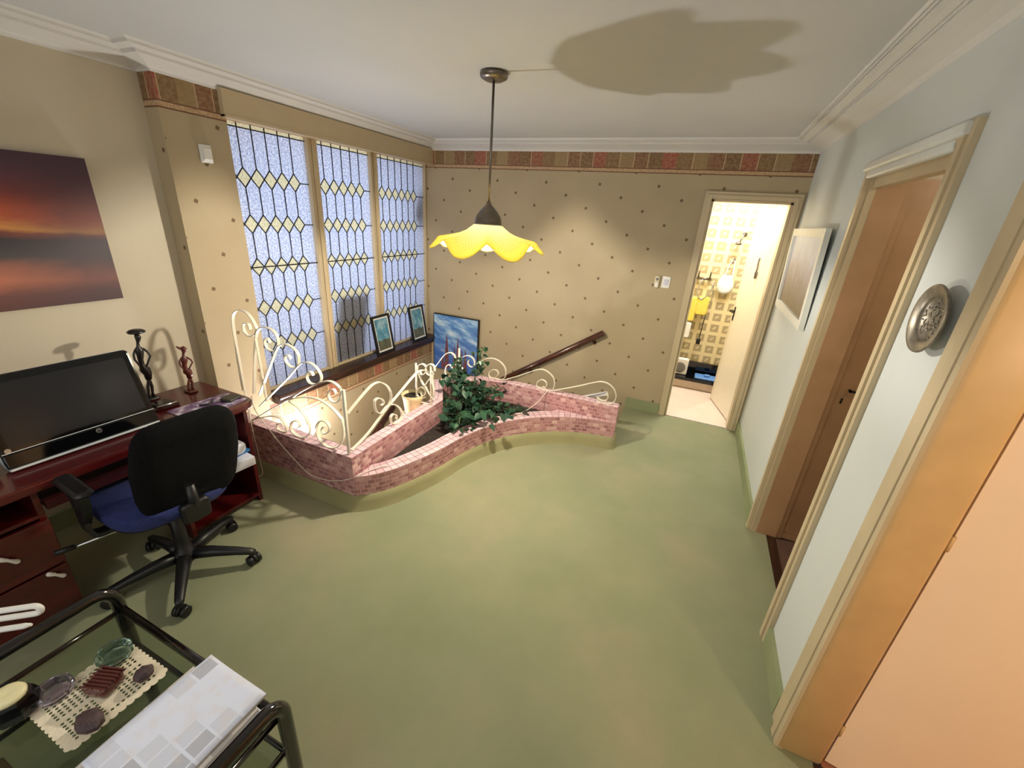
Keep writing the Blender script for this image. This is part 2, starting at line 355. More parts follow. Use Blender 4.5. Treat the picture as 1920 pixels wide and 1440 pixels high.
# ---------------------------------------------------------------- mesh helpers
class MB:
    def __init__(s): s.v = []; s.f = []; s.uv = []; s.mi = []; s.smooth = []
    def face(s, idx, uv=None, mi=0, sm=False):
        s.f.append(tuple(idx)); s.uv.append(uv or [(0, 0)]*len(idx)); s.mi.append(mi); s.smooth.append(sm)
    def quad(s, pts, uv=None, mi=0, sm=False):
        b = len(s.v); s.v += [tuple(p) for p in pts]; s.face(range(b, b+len(pts)), uv, mi, sm); return s
    def box(s, x0, x1, y0, y1, z0, z1, mi=0, mt=None, M=None):
        P = [(x0, y0, z0), (x1, y0, z0), (x1, y1, z0), (x0, y1, z0), (x0, y0, z1), (x1, y0, z1), (x1, y1, z1), (x0, y1, z1)]
        if M is not None: P = [tuple(M @ Vector(p)) for p in P]
        b = len(s.v); s.v += P; mt = mi if mt is None else mt
        dx, dy = x1-x0, y1-y0
        for ids, m, uv in (((3, 2, 1, 0), mi, [(0, 0), (dx, 0), (dx, dy), (0, dy)]), ((4, 5, 6, 7), mt, [(0, 0), (dx, 0), (dx, dy), (0, dy)]),
                       ((0, 1, 5, 4), mi, [(x0, z0), (x1, z0), (x1, z1), (x0, z1)]), ((1, 2, 6, 5), mi, [(y0, z0), (y1, z0), (y1, z1), (y0, z1)]),
                       ((2, 3, 7, 6), mi, [(x1, z0), (x0, z0), (x0, z1), (x1, z1)]), ((3, 0, 4, 7), mi, [(y1, z0), (y0, z0), (y0, z1), (y1, z1)])):
            s.face([b+i for i in ids], uv, m)
        return s
    def rings(s, rings, closed=True, caps=True, mi=0, sm=True, uvs=None):
        """loft between rings of equal point count"""
        n = len(rings[0]); b = len(s.v)
        for r in rings: s.v += [tuple(p) for p in r]
        m = n if closed else n-1
        for k in range(len(rings)-1):
            for i in range(m):
                j = (i+1) % n
                u0, u1 = i/n, (i+1)/n; v0, v1 = k/(len(rings)-1), (k+1)/(len(rings)-1)
                s.face((b+k*n+i, b+k*n+j, b+(k+1)*n+j, b+(k+1)*n+i), [(u0, v0), (u1, v0), (u1, v1), (u0, v1)], mi, sm)
        if caps and closed:
            s.face([b+i for i in range(n)][::-1], None, mi); s.face([b+(len(rings)-1)*n+i for i in range(n)], None, mi)
        return s
    def tube(s, pts, r, n=8, mi=0, caps=True):
        pts = [Vector(p) for p in pts]; R = r if isinstance(r, (list, tuple)) else [r]*len(pts)
        T = [((pts[min(i+1, len(pts)-1)]-pts[max(i-1, 0)]).normalized()) for i in range(len(pts))]
        up = Vector((0, 0, 1)) if abs(T[0].z) < .9 else Vector((1, 0, 0))
        nx = T[0].cross(up).normalized(); rg = []
        for p, tt, rr in zip(pts, T, R):
            nx = (nx-tt*nx.dot(tt)).normalized(); ny = tt.cross(nx)
            rg.append([p+(nx*math.cos(a)+ny*math.sin(a))*rr for a in [2*PI*i/n for i in range(n)]])
        return s.rings(rg, True, caps, mi)
    def ribbon(s, pts, nrm, w, th, mi=0):
        """flat bar: w across the panel plane (along nrm), th in the plane"""
        pts = [Vector(p) for p in pts]; N = Vector(nrm).normalized(); rg = []
        for i, p in enumerate(pts):
            tt = (pts[min(i+1, len(pts)-1)]-pts[max(i-1, 0)]).normalized(); b = tt.cross(N).normalized()
            rg.append([p+N*w/2+b*th/2, p-N*w/2+b*th/2, p-N*w/2-b*th/2, p+N*w/2-b*th/2])
        return s.rings(rg, True, True, mi, False)
    def lathe(s, prof, c=(0, 0, 0), n=24, mi=0, M=None, caps=True):
        rg = []
        for r, z in prof:
            ring = [Vector((r*math.cos(2*PI*i/n), r*math.sin(2*PI*i/n), z)) for i in range(n)]
            if M is not None: ring = [M @ p for p in ring]
            rg.append([p+Vector(c) for p in ring])
        return s.rings(rg, True, caps, mi)
    def rbox(s, x0, x1, y0, y1, z0, z1, r=.01, axis='z', n=4, mi=0, e=None, M=None):
        """rounded slab: rounded outline about an axis plus softened rims"""
        e = r*.5 if e is None else e
        A = {'z': (x0, x1, y0, y1, z0, z1), 'x': (y0, y1, z0, z1, x0, x1), 'y': (x0, x1, z0, z1, y0, y1)}[axis]
        a0, a1, b0, b1, c0, c1 = A; rg = []
        for c, ins in ((c0, e), (c0+e, 0), (c1-e, 0), (c1, e)):
            ring = []
            for cx, cy, st in ((a1-r, b1-r, 0), (a0+r, b1-r, 1), (a0+r, b0+r, 2), (a1-r, b0+r, 3)):
                for k in range(n+1):
                    a = (st+k/n)*PI/2; rr = r-ins
                    ring.append((cx+rr*math.cos(a), cy+rr*math.sin(a)))
            pts = [{'z': (a, b, c), 'x': (c, a, b), 'y': (a, c, b)}[axis] for a, b in ring]
            if M is not None: pts = [tuple(M @ Vector(p)) for p in pts]
            rg.append(pts)
        if axis == 'y': rg = rg[::-1]
        return s.rings(rg, True, True, mi, True)
    def poly(s, pts, z0, z1, mi=0, mt=None):
        """vertical prism over a plan polygon, side uv = arc length, top uv = plan"""
        n = len(pts); b = len(s.v); mt = mi if mt is None else mt
        s.v += [(x, y, z0) for x, y in pts]+[(x, y, z1) for x, y in pts]
        L = 0
        for i in range(n):
            j = (i+1) % n; d = math.dist(pts[i], pts[j])
            s.face((b+i, b+j, b+n+j, b+n+i), [(L, z0), (L+d, z0), (L+d, z1), (L, z1)], mi); L += d
        s.face([b+n+i for i in range(n)], [tuple(p) for p in pts], mt)
        s.face([b+i for i in range(n)][::-1], [tuple(p) for p in pts][::-1], mi)
        return s
    def band(s, A, B, z0, z1, mi=0, mt=1):
        """wall following two plan lines A (outer) and B (inner)"""
        b = len(s.v); n = len(A)
        for P, z in ((A, z0), (A, z1), (B, z1), (B, z0)): s.v += [(x, y, z) for x, y in P]
        L = 0; W_ = math.dist(A[0], B[0])
        for i in range(n-1):
            d = math.dist(A[i], A[i+1]); wi = math.dist(A[i], B[i]); wj = math.dist(A[i+1], B[i+1])
            s.face((b+i, b+i+1, b+n+i+1, b+n+i), [(L, z0), (L+d, z0), (L+d, z1), (L, z1)], mi)
            s.face((b+n+i, b+n+i+1, b+2*n+i+1, b+2*n+i), [(L, 0), (L+d, 0), (L+d, wj), (L, wi)], mt)
            s.face((b+2*n+i, b+2*n+i+1, b+3*n+i+1, b+3*n+i), [(L, z1), (L+d, z1), (L+d, z0), (L, z0)], mi)
            L += d
        for i in (0, n-1):
            w = math.dist(A[i], B[i]); f = (b+i, b+n+i, b+2*n+i, b+3*n+i)
            s.face(f if i == 0 else f[::-1], [(0, z0), (0, z1), (w, z1), (w, z0)] if i == 0 else [(w, z0), (w, z1), (0, z1), (0, z0)], mi)
        return s
    def build(s, name, mats, parent=None, top=False, loc=None):
        mats = mats if isinstance(mats, (list, tuple)) else [mats]
        if parent is not None: off = Vector(parent['_w'])
        elif top:
            xs = [v[0] for v in s.v]; ys = [v[1] for v in s.v]; zs = [v[2] for v in s.v]
            off = Vector(((min(xs)+max(xs))/2, (min(ys)+max(ys))/2, min(zs)))
        else: off = Vector((0, 0, 0))
        me = bpy.data.meshes.new(name); me.from_pydata([tuple(Vector(v)-off) for v in s.v], [], s.f)
        for m in mats: me.materials.append(m)
        uvl = me.uv_layers.new(name='UVMap'); k = 0
        for p, uv, mi, sm in zip(me.polygons, s.uv, s.mi, s.smooth):
            p.material_index = mi; p.use_smooth = sm
            for u in uv: uvl.data[k].uv = u; k += 1
        me.update()
        o = bpy.data.objects.new(name, me); COL.objects.link(o)
        if parent is not None:
            o.parent = parent; o['_w'] = parent['_w']
        else: o.location = off; o['_w'] = list(off)
        return o
def tag(o, label=None, cat=None, group=None, kind=None):
    if label: o['label'] = label
    if cat: o['category'] = cat
    if group: o['group'] = group
    if kind: o['kind'] = kind
    return o
def thing(name, loc, label, cat, group=None):
    o = bpy.data.objects.new(name, None); COL.objects.link(o); o.empty_display_size = .05; o.location = loc; o['_w'] = list(loc)
    return tag(o, label, cat, group)
def struct(o, label=None, cat=None):
    o['kind'] = 'structure'
    return tag(o, label, cat)
def one(mb, name, mats, label, cat, group=None): return tag(mb.build(name, mats, None, True), label, cat, group)
def spline(pts, k=5):
    """Catmull-Rom through points"""
    P = [Vector(p) for p in pts]; out = []
    for i in range(len(P)-1):
        a, b, c, d = P[max(i-1, 0)], P[i], P[i+1], P[min(i+2, len(P)-1)]
        for j in range(k):
            t_ = j/k
            out.append(.5*((2*b)+(c-a)*t_+(2*a-5*b+4*c-d)*t_*t_+(3*b-a-3*c+d)*t_**3))
    out.append(P[-1]); return out
def sweep_profile(mb, prof, p0, p1, inward, mi=0):
    """crown profile (offset, z) swept from p0 to p1; inward = unit vector into the room"""
    p0, p1, iv = Vector(p0), Vector(p1), Vector(inward)
    A = [p0+iv*o+Vector((0, 0, z)) for o, z in prof]; B = [p1+iv*o+Vector((0, 0, z)) for o, z in prof]
    for i in range(len(prof)-1): mb.quad([A[i], B[i], B[i+1], A[i+1]], None, mi)

# ---------------------------------------------------------------- the setting
XL, XW, XR, YB, H = -2.91, -2.79, .6355, 4.112, 2.40
YF = -2.05
fl = MB()
fl.box(XL-.1, .735, YF, 1.675, -.22, 0); fl.box(-1.735, .735, 1.675, 3.28, -.22, 0); fl.box(-.42, .735, 3.28, YB, -.22, 0)
struct(fl.build('floor', CARPET), 'green carpeted floor of the upstairs landing', 'floor')
struct(MB().box(-4.2, 3.2, YF-.1, 5.6, H, H+.12).build('ceiling', CEIL), 'white painted ceiling of the landing', 'ceiling')
wb = MB(); wb.box(-2.99, -.03, YB, YB+.12, -2.7, H); wb.box(.56, 1.7, YB, YB+.12, -.1, H); wb.box(-.03, .56, YB, YB+.12, 1.99, H)
struct(wb.build('wall_back', WP_BACK), 'beige dotted wallpapered back wall with a block border along its top', 'wall')
struct(MB().box(XL-.1, XL, YF, 1.60, -.1, H).build('wall_left', CREAM_WALL), 'cream painted wall behind the desk', 'wall')
ww = MB(); ww.box(XL-.1, XW, 1.60, 1.965, -2.7, H); ww.box(XL-.1, XW, 1.965, YB, -2.7, .335); ww.box(XL-.1, XW, 1.965, YB, 2.19, H)
struct(ww.build('wall_window', WP_WIN), 'wallpapered pillar and wall around the leaded window', 'wall')
wr = MB()
wr.box(XR, .735, YF, .45, -.1, H); wr.box(XR, .735, .45, 1.32, 2.03, H); wr.box(XR, .735, 1.32, 1.80, -.1, H)
wr.box(XR, .735, 1.80, 2.60, 2.03, H); wr.box(XR, .735, 2.60, YB, -.1, H)
struct(wr.build('wall_right', PALE_WALL), 'pale painted wall on the right with two doorways', 'wall')
struct(MB().box(XL-.1, .735, YF-.1, YF, -.1, H).build('wall_front', CREAM_WALL), 'cream wall behind the viewer', 'wall')
# stairwell side walls below floor level
sw = MB(); sw.box(-1.735, -1.70, 1.70, 3.28, -2.7, -.22); sw.box(XL, -1.735, 1.60, 1.675, -2.7, -.22); sw.box(-1.735, -.42, 3.25, 3.28, -2.7, -.22)
struct(sw.build('wall_stairwell', CREAM_WALL), 'cream wall down in the stairwell', 'wall')
# crown mouldings
CR = [(-.002, 2.322), (.006, 2.324), (.010, 2.334), (.022, 2.342), (.06, 2.356), (.105, 2.368), (.108, 2.378), (.116, 2.372), (.119, 2.382), (.127, 2.376), (.15, 2.382), (.166, 2.385), (.168, 2.395), (.176, 2.388), (.179, 2.397), (.188, 2.391), (.196, 2.401)]
PATH = [((XL, YF), (XL, 1.60)), ((XL, 1.60), (XW, 1.60)), ((XW, 1.60), (XW, YB)), ((XW, YB), (XR, YB)), ((XR, YB), (XR, YF))]
def nrm_(s_): (a, b) = s_; L = math.dist(a, b); return ((b[1]-a[1])/L, -(b[0]-a[0])/L)
def crown(i):
    n1 = nrm_(PATH[i]); np_ = nrm_(PATH[i-1]) if i > 0 else n1; nn = nrm_(PATH[i+1]) if i < len(PATH)-1 else n1
    def mit(p, a, b, o):
        k = o/(1+a[0]*b[0]+a[1]*b[1]); return (p[0]+(a[0]+b[0])*k, p[1]+(a[1]+b[1])*k)
    m = MB()
    A = [(*mit(PATH[i][0], np_, n1, o), z) for o, z in CR]; B = [(*mit(PATH[i][1], n1, nn, o), z) for o, z in CR]
    for k in range(len(CR)-1): m.quad([A[k], B[k], B[k+1], A[k+1]])
    return m
for nm, idx, lb in (('trim_1', (3,), 'white crown moulding along the back wall'), ('trim_2', (4,), 'white crown moulding along the right wall'), ('trim_3', (1, 2), 'white crown moulding over the leaded window'), ('trim_4', (0,), 'white crown moulding over the desk wall')):
    m = MB()
    for i in idx:
        c = crown(i); b_ = len(m.v); m.v += c.v
        for f_ in c.f: m.face([q+b_ for q in f_])
    struct(m.build(nm, CROWN), lb, 'crown moulding')
struct(MB().box(XL, XW+.0005, 1.5985, 1.6005, 0, 2.33).build('wall_pillar_side', WP_BACK), 'narrow wallpapered side of the pillar facing the desk', 'wall')
# boxed-in blind case over the window
b = MB(); b.box(XW, XW+.035, 1.935, YB, 2.19, 2.335); b.box(XW, XW+.045, 1.935, YB, 2.185, 2.2)
struct(b.build('trim_5', TRIM), 'cream boxed beam above the leaded window', 'beam')
# sill and skirtings
s_ = MB().rbox(-2.90, -2.71, 1.968, YB-.004, .335, .375, .008, 'z'); s_.box(-2.785, -2.735, 1.968, YB-.004, .30, .337)
struct(s_.build('trim_6', DWOOD), 'dark wooden window sill under the leaded window', 'window sill')
def skirt(name, x0, x1, y0, y1, label, h=.105): struct(MB().box(x0, x1, y0, y1, 0, h).build(name, SKIRT), label, 'skirting')
skirt('baseboard_back', -.42, -.088, YB-.018, YB, 'green carpet skirting on the back wall')
skirt('baseboard_right', XR-.018, XR, 2.66, YB-.02, 'green carpet skirting between the bathroom and the second door')
skirt('baseboard_right_near', XR-.018, XR, 1.41, 1.742, 'green carpet skirting between the two doors on the right')
skirt('baseboard_left', XL, XL+.018, YF, 1.58, 'green carpet skirting behind the desk')

# door casings
def casing(mb, axis, a0, a1, zt, w, face, d, sgn):
    """three-sided moulded casing; axis x (in back wall) or y (in right wall)"""
    for k, (ww_, dd) in enumerate(((w, .018), (w*.55, .026))):
        def bx(u0, u1, z0, z1):
            f0, f1 = sorted((face, face+sgn*dd))
            if axis == 'x': mb.box(u0, u1, f0, f1, z0, z1)
            else: mb.box(f0, f1, u0, u1, z0, z1)
        e_ = .002*k
        bx(a0-ww_, a0-e_, e_, zt+ww_); bx(a1+e_, a1+ww_, e_, zt+ww_); bx(a0-e_, a1+e_, zt+e_, zt+ww_-.001)
dr = thing('door_1', (.26, YB, 0), 'cream bathroom door standing open in the back wall', 'door'); dr['kind'] = 'structure'
m = MB(); casing(m, 'x', -.03, .56, 1.99, .055, YB, 0, -1); m.box(-.029, -.010, YB-.003, YB+.123, 0, 1.985); m.box(.540, .559, YB-.003, YB+.123, 0, 1.985); m.box(-.029, .559, YB-.003, YB+.123, 1.970, 1.989)
m.build('door_frame', TRIM, dr)
# leaf, hinged at the right, swung into the bathroom
hx, hy = .600, 4.262; ang = math.atan2(4.87-hy, .435-hx)
LM = Matrix.Translation((hx, hy, 0)) @ Matrix.Rotation(ang, 4, 'Z')
lf = MB().box(0, .64, 0, .036, .012, 1.965, M=LM).build('door_leaf', LEAFW, dr)
MB().box(.575, .59, .036, .085, .99, 1.005, M=LM).box(.50, .59, .075, .087, .99, 1.005, M=LM).box(.57, .60, .034, .04, .90, 1.04, M=LM).box(.578, .588, .038, .045, .925, .95, M=LM).build('door_handle', BLK, lf)
d2 = thing('door_2', (XR, 2.2, 0), 'tan door in a deep cream frame, middle of the right wall', 'door'); d2['kind'] = 'structure'
m = MB(); casing(m, 'y', 1.80, 2.60, 2.03, .058, XR, 0, -1)
m.box(XR-.002, .662, 2.590, 2.598, 0, 2.03); m.box(XR-.002, .772, 1.802, 1.81, 0, 2.03); m.box(XR-.002, .772, 1.802, 2.598, 2.02, 2.029);
m.box(XR+.01, XR+.05, 1.81, 2.59, 1.975, 2.02)
m.build('door_frame', TRIM, d2)
MB().rbox(XR-.038, XR-.002, 1.765, 2.655, 2.045, 2.085, .012, 'y').rbox(XR-.030, XR-.002, 1.81, 2.60, 2.012, 2.046, .010, 'y').build('head_moulding', FRAMEW, d2)
lf = MB().box(.80, 1.50, 2.625, 2.66, .035, 2.02).build('door_leaf', DOORTAN, d2)
MB().box(.662, .772, 2.588, 2.598, 0, 2.02).box(.736, .80, 2.600, 2.659, 0, 2.06).box(.80, 1.5, 2.61, 2.659, 0, .033).build('door_jamb', DOORTAN, d2)
MB().box(.855, .863, 2.60, 2.627, 1.0, 1.012).box(.855, .90, 2.60, 2.607, 1.0, 1.012).build('door_handle', BLK, lf)
MB().box(.838, .846, 2.621, 2.627, .925, .955).build('keyhole', BLK, lf)
d3 = thing('door_3', (XR, 1.3, 0), 'pale door, tinted peach by warm light, standing open nearest the viewer at the right edge', 'door'); d3['kind'] = 'structure'
m = MB()
m.box(XR-.016, XR+.004, 1.345, 1.408, 0, 2.09); m.box(XR-.028, XR+.004, 1.318, 1.350, 0, 2.08); m.box(XR-.024, XR+.004, 1.292, 1.322, 0, 2.06)
m.box(XR-.024, XR+.004, .45, 1.408, 2.03, 2.09)
m.build('door_frame', TRIM, d3)
m = MB(); m.rbox(XR-.022, .762, 1.288, 1.345, 0, 2.04, .022, 'z', 5)
m.build('door_jamb', TRIM_O, d3)
LM3 = Matrix.Translation((.772, 1.316, 0)) @ Matrix.Rotation(-.17, 4, 'Z')
lf = MB().box(0, .80, -.005, .035, .012, 2.02, M=LM3).build('door_leaf', PEACH, d3)
hg = MB()
for z in (.16, .98, 1.80): hg.lathe([(.004, z), (.004, z+.05)], (.770, 1.309, 0), 10); hg.box(.764, .776, 1.3095, 1.312, z, z+.05)
hg.build('hinge', TRIM_O, d3)
# bathroom shell
struct(MB().box(-.35, 1.7, YB+.03, 5.42, -.1, -.004).build('floor_bathroom', BATHT), 'pale pink bathroom floor', 'floor')
struct(MB().box(-.35, 1.7, 5.30, 5.42, 0, H).build('wall_bathroom_back', BTILE), 'bathroom wall of square relief tiles', 'wall')
struct(MB().box(-.35, -.17, YB+.12, 5.30, 0, H).build('wall_bathroom_left', DCREAM), 'cream side wall of the bathroom', 'wall')
struct(MB().box(1.55, 1.7, YB+.12, 5.30, 0, H).build('wall_bathroom_right', DCREAM), 'cream wall on the far side of the bathroom', 'wall')
# closet and side room shells
cl = MB(); cl.box(.735, 1.75, 2.66, 2.74, 0, H); cl.box(1.66, 1.75, 1.5, 2.66, 0, H); cl.box(.735, 1.75, 1.42, 1.5, 0, H)
struct(cl.build('wall_side_hall', CREAM_WALL), 'cream walls of the small hall behind the second door', 'wall')
struct(MB().box(.765, 1.75, 1.5, 2.74, -.1, -.006).build('floor_side_hall', DKFLOOR), 'dark brown floor of the small side hall', 'floor')
struct(MB().box(.72, .765, 1.80, 2.60, -.1, .004).build('trim_7', DWOOD), 'dark threshold strip under the second door', 'threshold')
struct(MB().box(.735, .765, .45, 1.29, -.1, .004).build('trim_8', DWOOD), 'dark threshold strip under the nearest door', 'threshold')
struct(MB().box(.765, 3.1, YF, 1.42, -.1, -.006).build('floor_side_room', HALLF), 'terracotta floor of the side room', 'floor')
sr = MB(); sr.box(3.1, 3.2, YF, 1.5, 0, H); sr.box(1.75, 3.2, 1.42, 1.5, 0, H); sr.box(.735, 3.2, YF-.1, YF, 0, H)
struct(sr.build('wall_side_room', CREAM_WALL), 'cream walls of the warmly lit side room', 'wall')

# ---------------------------------------------------------------- leaded window
ZR = [1.873, 1.585, 1.298, 1.005, .722]           # rows of diamonds
P = .0975; HD = .06
panels = [(1.967, 2.592, 1.978, 6), (2.682, 3.262, 2.751, 5), (3.352, 4.085, 3.428, 6)]
XG = -2.872
for wi, (y0, y1, c0, n) in enumerate(panels):
    w = thing('window_%d' % (wi+1), (XG, (y0+y1)/2, .38), ['leaded window panel nearest the desk', 'middle leaded window panel with a dark shape behind it', 'leaded window panel next to the back wall'][wi], 'window')
    w['kind'] = 'structure'
    z0, z1 = .395, 2.195
    fr = MB(); fw = .024
    fr.box(XG-.03, XG+.025, y0-.04, y0, .375, 2.20); fr.box(XG-.03, XG+.025, y1, y1+.04, .375, 2.20)
    fr.box(XG-.03, XG+.02, y0, y1, .375, z0); fr.box(XG-.03, XG+.02, y0, y1, z1, 2.21)
    fr.box(XG+.02, XG+.034, y0-.012, y0-.002, .375, 2.20); fr.box(XG+.02, XG+.034, y1+.002, y1+.012, .375, 2.20)
    fr.build('window_frame', TRIM, w)
    cg = MB(); ys = min(y0, c0-P/2); ye = y1; lv_ = [2.163]+ZR+[z0]
    def cell(pts): b_ = len(cg.v); cg.v += [(XG, a_, c_) for a_, c_ in pts]; cg.face(range(b_, b_+len(pts)), [(p_[0], p_[1]) for p_ in pts])
    for ri in range(len(lv_)-1):
        a_, b_ = lv_[ri], lv_[ri+1]; ta = HD if ri > 0 else 0; tb = HD if ri < len(lv_)-2 else 0
        def edge_(c_): return c_, a_-ta, b_+tb
        for i in range(-1, n):
            if i == -1: L_ = [(ys, a_), (ys, b_)]; c1 = c0; pts = [(ys, a_)]+([(c0-P/2, a_)] if ta else [])+[(c0, a_-ta), (c0, b_+tb)]+([(c0-P/2, b_)] if tb else [])+[(ys, b_)]
            elif i == n-1: c_ = c0+i*P; pts = [(c_, a_-ta)]+([(c_+P/2, a_)] if ta else [])+[(ye, a_), (ye, b_)]+([(c_+P/2, b_)] if tb else [])+[(c_, b_+tb)]
            else: c_ = c0+i*P; pts = [(c_, a_-ta)]+([(c_+P/2, a_)] if ta else [])+[(c_+P, a_-ta), (c_+P, b_+tb)]+([(c_+P/2, b_)] if tb else [])+[(c_, b_+tb)]
            cell(pts)
    cg.build('clear_glass', PANE, w)
    am = MB(); am.quad([(XG, y0, 2.163), (XG, y1, 2.163), (XG, y1, z1), (XG, y0, z1)])
    ld = MB(); xl = XG+.006; r = .0042
    def seg(a, b): ld.tube([(xl, a[0], a[1]), (xl, b[0], b[1])], r, 5)
    seg((y0, 2.163), (y1, 2.163))
    for z in ZR:
        for i in range(n):
            c_ = c0+i*P
            L, R_ = (max(c_-P/2, y0), z), (c_+P/2, z)
            b0 = len(am.v); q = [(c_, z-HD), (c_+P/2, z), (c_, z+HD), (c_-P/2, z)]
            am.v += [(XG, yy, zz) for yy, zz in q]; am.face((b0, b0+1, b0+2, b0+3))
            seg((c_, z+HD), R_); seg(R_, (c_, z-HD))
            if c_-P/2 >= y0: seg((c_, z-HD), (c_-P/2, z)); seg((c_-P/2, z), (c_, z+HD))
            else: seg((c_, z-HD), (y0, z-.012)); seg((c_, z+HD), (y0, z+.012))
        seg((c0+(n-1)*P+P/2, z), (y1, z))
        if c0-P/2 > y0: seg((y0, z), (c0-P/2, z))
    for i in range(n):
        c_ = c0+i*P
        seg((c_, ZR[0]+HD), (c_, z1+.004))
        for a, b in zip(ZR[:-1], ZR[1:]): seg((c_, a-HD), (c_, b+HD))
        seg((c_, ZR[-1]-HD), (c_, z0))
    seg((y0, ZR[2]), (y1, ZR[2])); ld.tube([(XG+.012, y0, ZR[2]), (XG+.012, y1, ZR[2])], .005, 6)
    am.build('amber_glass', AMBER, w); ld.build('leading', LEAD, w)
struct(MB().box(XG-.03, XG+.012, 2.60, 2.672, .375, 2.205).build('trim_9', TRIM), 'cream mullion between the first two window panels', 'mullion')
struct(MB().box(XG-.03, XG+.012, 3.27, 3.345, .375, 2.205).build('trim_10', TRIM), 'cream mullion between the last two window panels', 'mullion')
# light well outside
lw = MB(); lw.box(-4.1, -4.0, 1.2, 4.9, -.5, 3.2)
struct(lw.build('wall_light_well', plain('light_well_render', (206, 210, 220), .8)), 'pale wall across the light well', 'wall')
bd = MB()
q = [(2.70, .40), (3.06, .40), (3.13, .74), (3.17, .975), (2.79, .985), (2.76, .80), (2.70, .62)]
bd.v = [(-2.93, y, z) for y, z in q]+[(-2.905, y, z) for y, z in q]; nq = len(q)
bd.face(range(nq)[::-1]); bd.face(range(nq, 2*nq))
for i in range(nq): bd.face((i, (i+1) % nq, nq+(i+1) % nq, nq+i))
one(bd, 'board', DARKOUT, 'dark board leaning outside behind the middle leaded window panel', 'board')
bl = MB(); bl.tube([(-2.97, 4.00, 1.56), (-2.96, 3.99, 1.68), (-2.96, 4.00, 1.76), (-2.97, 4.01, 1.90)], [.02, .075, .06, .03], 10)
one(bl, 'wall_fixture', DARKOUT, 'dark rounded fixture outside behind the window panel next to the back wall', 'fixture')

# ---------------------------------------------------------------- staircase
st = MB()
for i in range(7):
    x1 = -.42-i*.235; z = -.175*(i+1); st.box(x1-.235, x1, 3.285, YB-.002, z-.3, z)
st.box(-2.785, -2.065, 3.285, YB-.002, -1.7, -1.4)
for i in range(5): st.box(-2.785, -1.74, 3.285-.25*(i+1), 3.285-.25*i, -1.9-.175*i, -1.575-.175*i)
tag(struct(st.build('staircase', CARPET)), 'green carpeted stairs going down behind the brick parapet', 'staircase')
hr = thing('handrail', (-1.3, YB-.06, .3), 'dark wooden handrail sloping down along the back wall', 'handrail')
m = MB(); A = Vector((-.735, 4.035, .745)); B = Vector((-2.30, 4.035, -.325)); d = (B-A).normalized(); n_ = Vector((0, 1, 0)).cross(d)
rg = []
for p in (A-d*.004, A, B):
    k = .6 if p is not A and (p-A).length < .01 else 1
    ring = []
    for a in range(12):
        an = 2*PI*a/12; ring.append(p+Vector((0, 1, 0))*(.024*k*math.cos(an))+n_*(.030*k*math.sin(an)))
    rg.append(ring)
m.rings(rg).build('rail', RAILW, hr)
for t_ in (.11, .9, 1.6):
    p = A+d*t_
    MB().tube([p+Vector((0, .0, -.035)), p+Vector((0, .02, -.06)), p+Vector((0, .074, -.065))], .009, 8).lathe([(.02, 0), (.02, .006)], (p.x, YB-.004, p.z-.065), 12, M=Matrix.Rotation(PI/2, 4, 'X')).build('bracket', RAILW, hr)
h2 = thing('handrail', (-2.72, 3.0, -.4), 'short dark handrail low on the window wall inside the stairwell', 'handrail')
m = MB().tube([(-2.72, 3.28, -.245), (-2.72, 2.1, -.92)], .03, 10); m.build('rail', RAILW, h2)
MB().tube([(-2.72, 3.1, -.37), (-2.72, 3.1, -.41), (-2.79, 3.1, -.42)], .009, 8).build('bracket', RAILW, h2)
one(MB().tube([(-.500, 3.345, .405), (-.513, 3.347, .399), (-1.35, 3.43, .0)], [.019, .021, .021], 12), 'white_pipe', WHITE, 'white plastic pipe resting at an angle against the right end of the parapet', 'pipe')

# ---------------------------------------------------------------- brick planter and parapet
pl = thing('brick_planter', (-1.3, 2.6, 0), 'curved pink brick planter and parapet around the stairwell', 'planter')
T = .371; X1, X2 = -1.728, -1.640; Y1, Y2 = 1.583, 1.675
m = MB()
m.band([(XW+.002, Y1), (X2, Y1)], [(XW+.002, Y2), (X2, Y2)], .10, T)
m.band([(X2, Y2-.0), (X2, 2.565)], [(X1, Y2), (X1, 2.565)], .10, T)
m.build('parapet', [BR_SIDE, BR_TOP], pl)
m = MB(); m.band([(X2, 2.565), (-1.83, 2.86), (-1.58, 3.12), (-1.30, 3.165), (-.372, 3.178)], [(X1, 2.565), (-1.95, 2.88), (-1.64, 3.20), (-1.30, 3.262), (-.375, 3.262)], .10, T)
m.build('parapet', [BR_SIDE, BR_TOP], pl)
OUT = [(-1.650, 1.583), (-1.60, 1.622), (-1.553, 1.673), (-1.512, 1.733), (-1.475, 1.805), (-1.42, 1.95), (-1.37, 2.12), (-1.33, 2.32), (-1.265, 2.52), (-1.168, 2.71), (-1.04, 2.862), (-.89, 2.985), (-.725, 3.078), (-.55, 3.138), (-.372, 3.172)]
OUT = [(p.x, p.y) for p in spline([(x, y, 0) for x, y in OUT], 4)]
INN = []
for i, (x, y) in enumerate(OUT):
    a = OUT[max(i-1, 0)]; b_ = OUT[min(i+1, len(OUT)-1)]; tx, ty = b_[0]-a[0], b_[1]-a[1]; L = math.hypot(tx, ty)
    w_ = .115*min(1, .25+i/10); w_ *= 1 if i < len(OUT)-12 else max(.25, (len(OUT)-1-i)/12)
    INN.append((x-ty/L*w_, y+tx/L*w_))
INN = [(max(x, X2), min(y, 3.17) if x < -.87 else 3.20) for x, y in INN]
ZL = .236
m = MB().band(OUT, INN, .10, ZL); m.build('low_wall', [BR_SIDE, BR_TOP], pl)
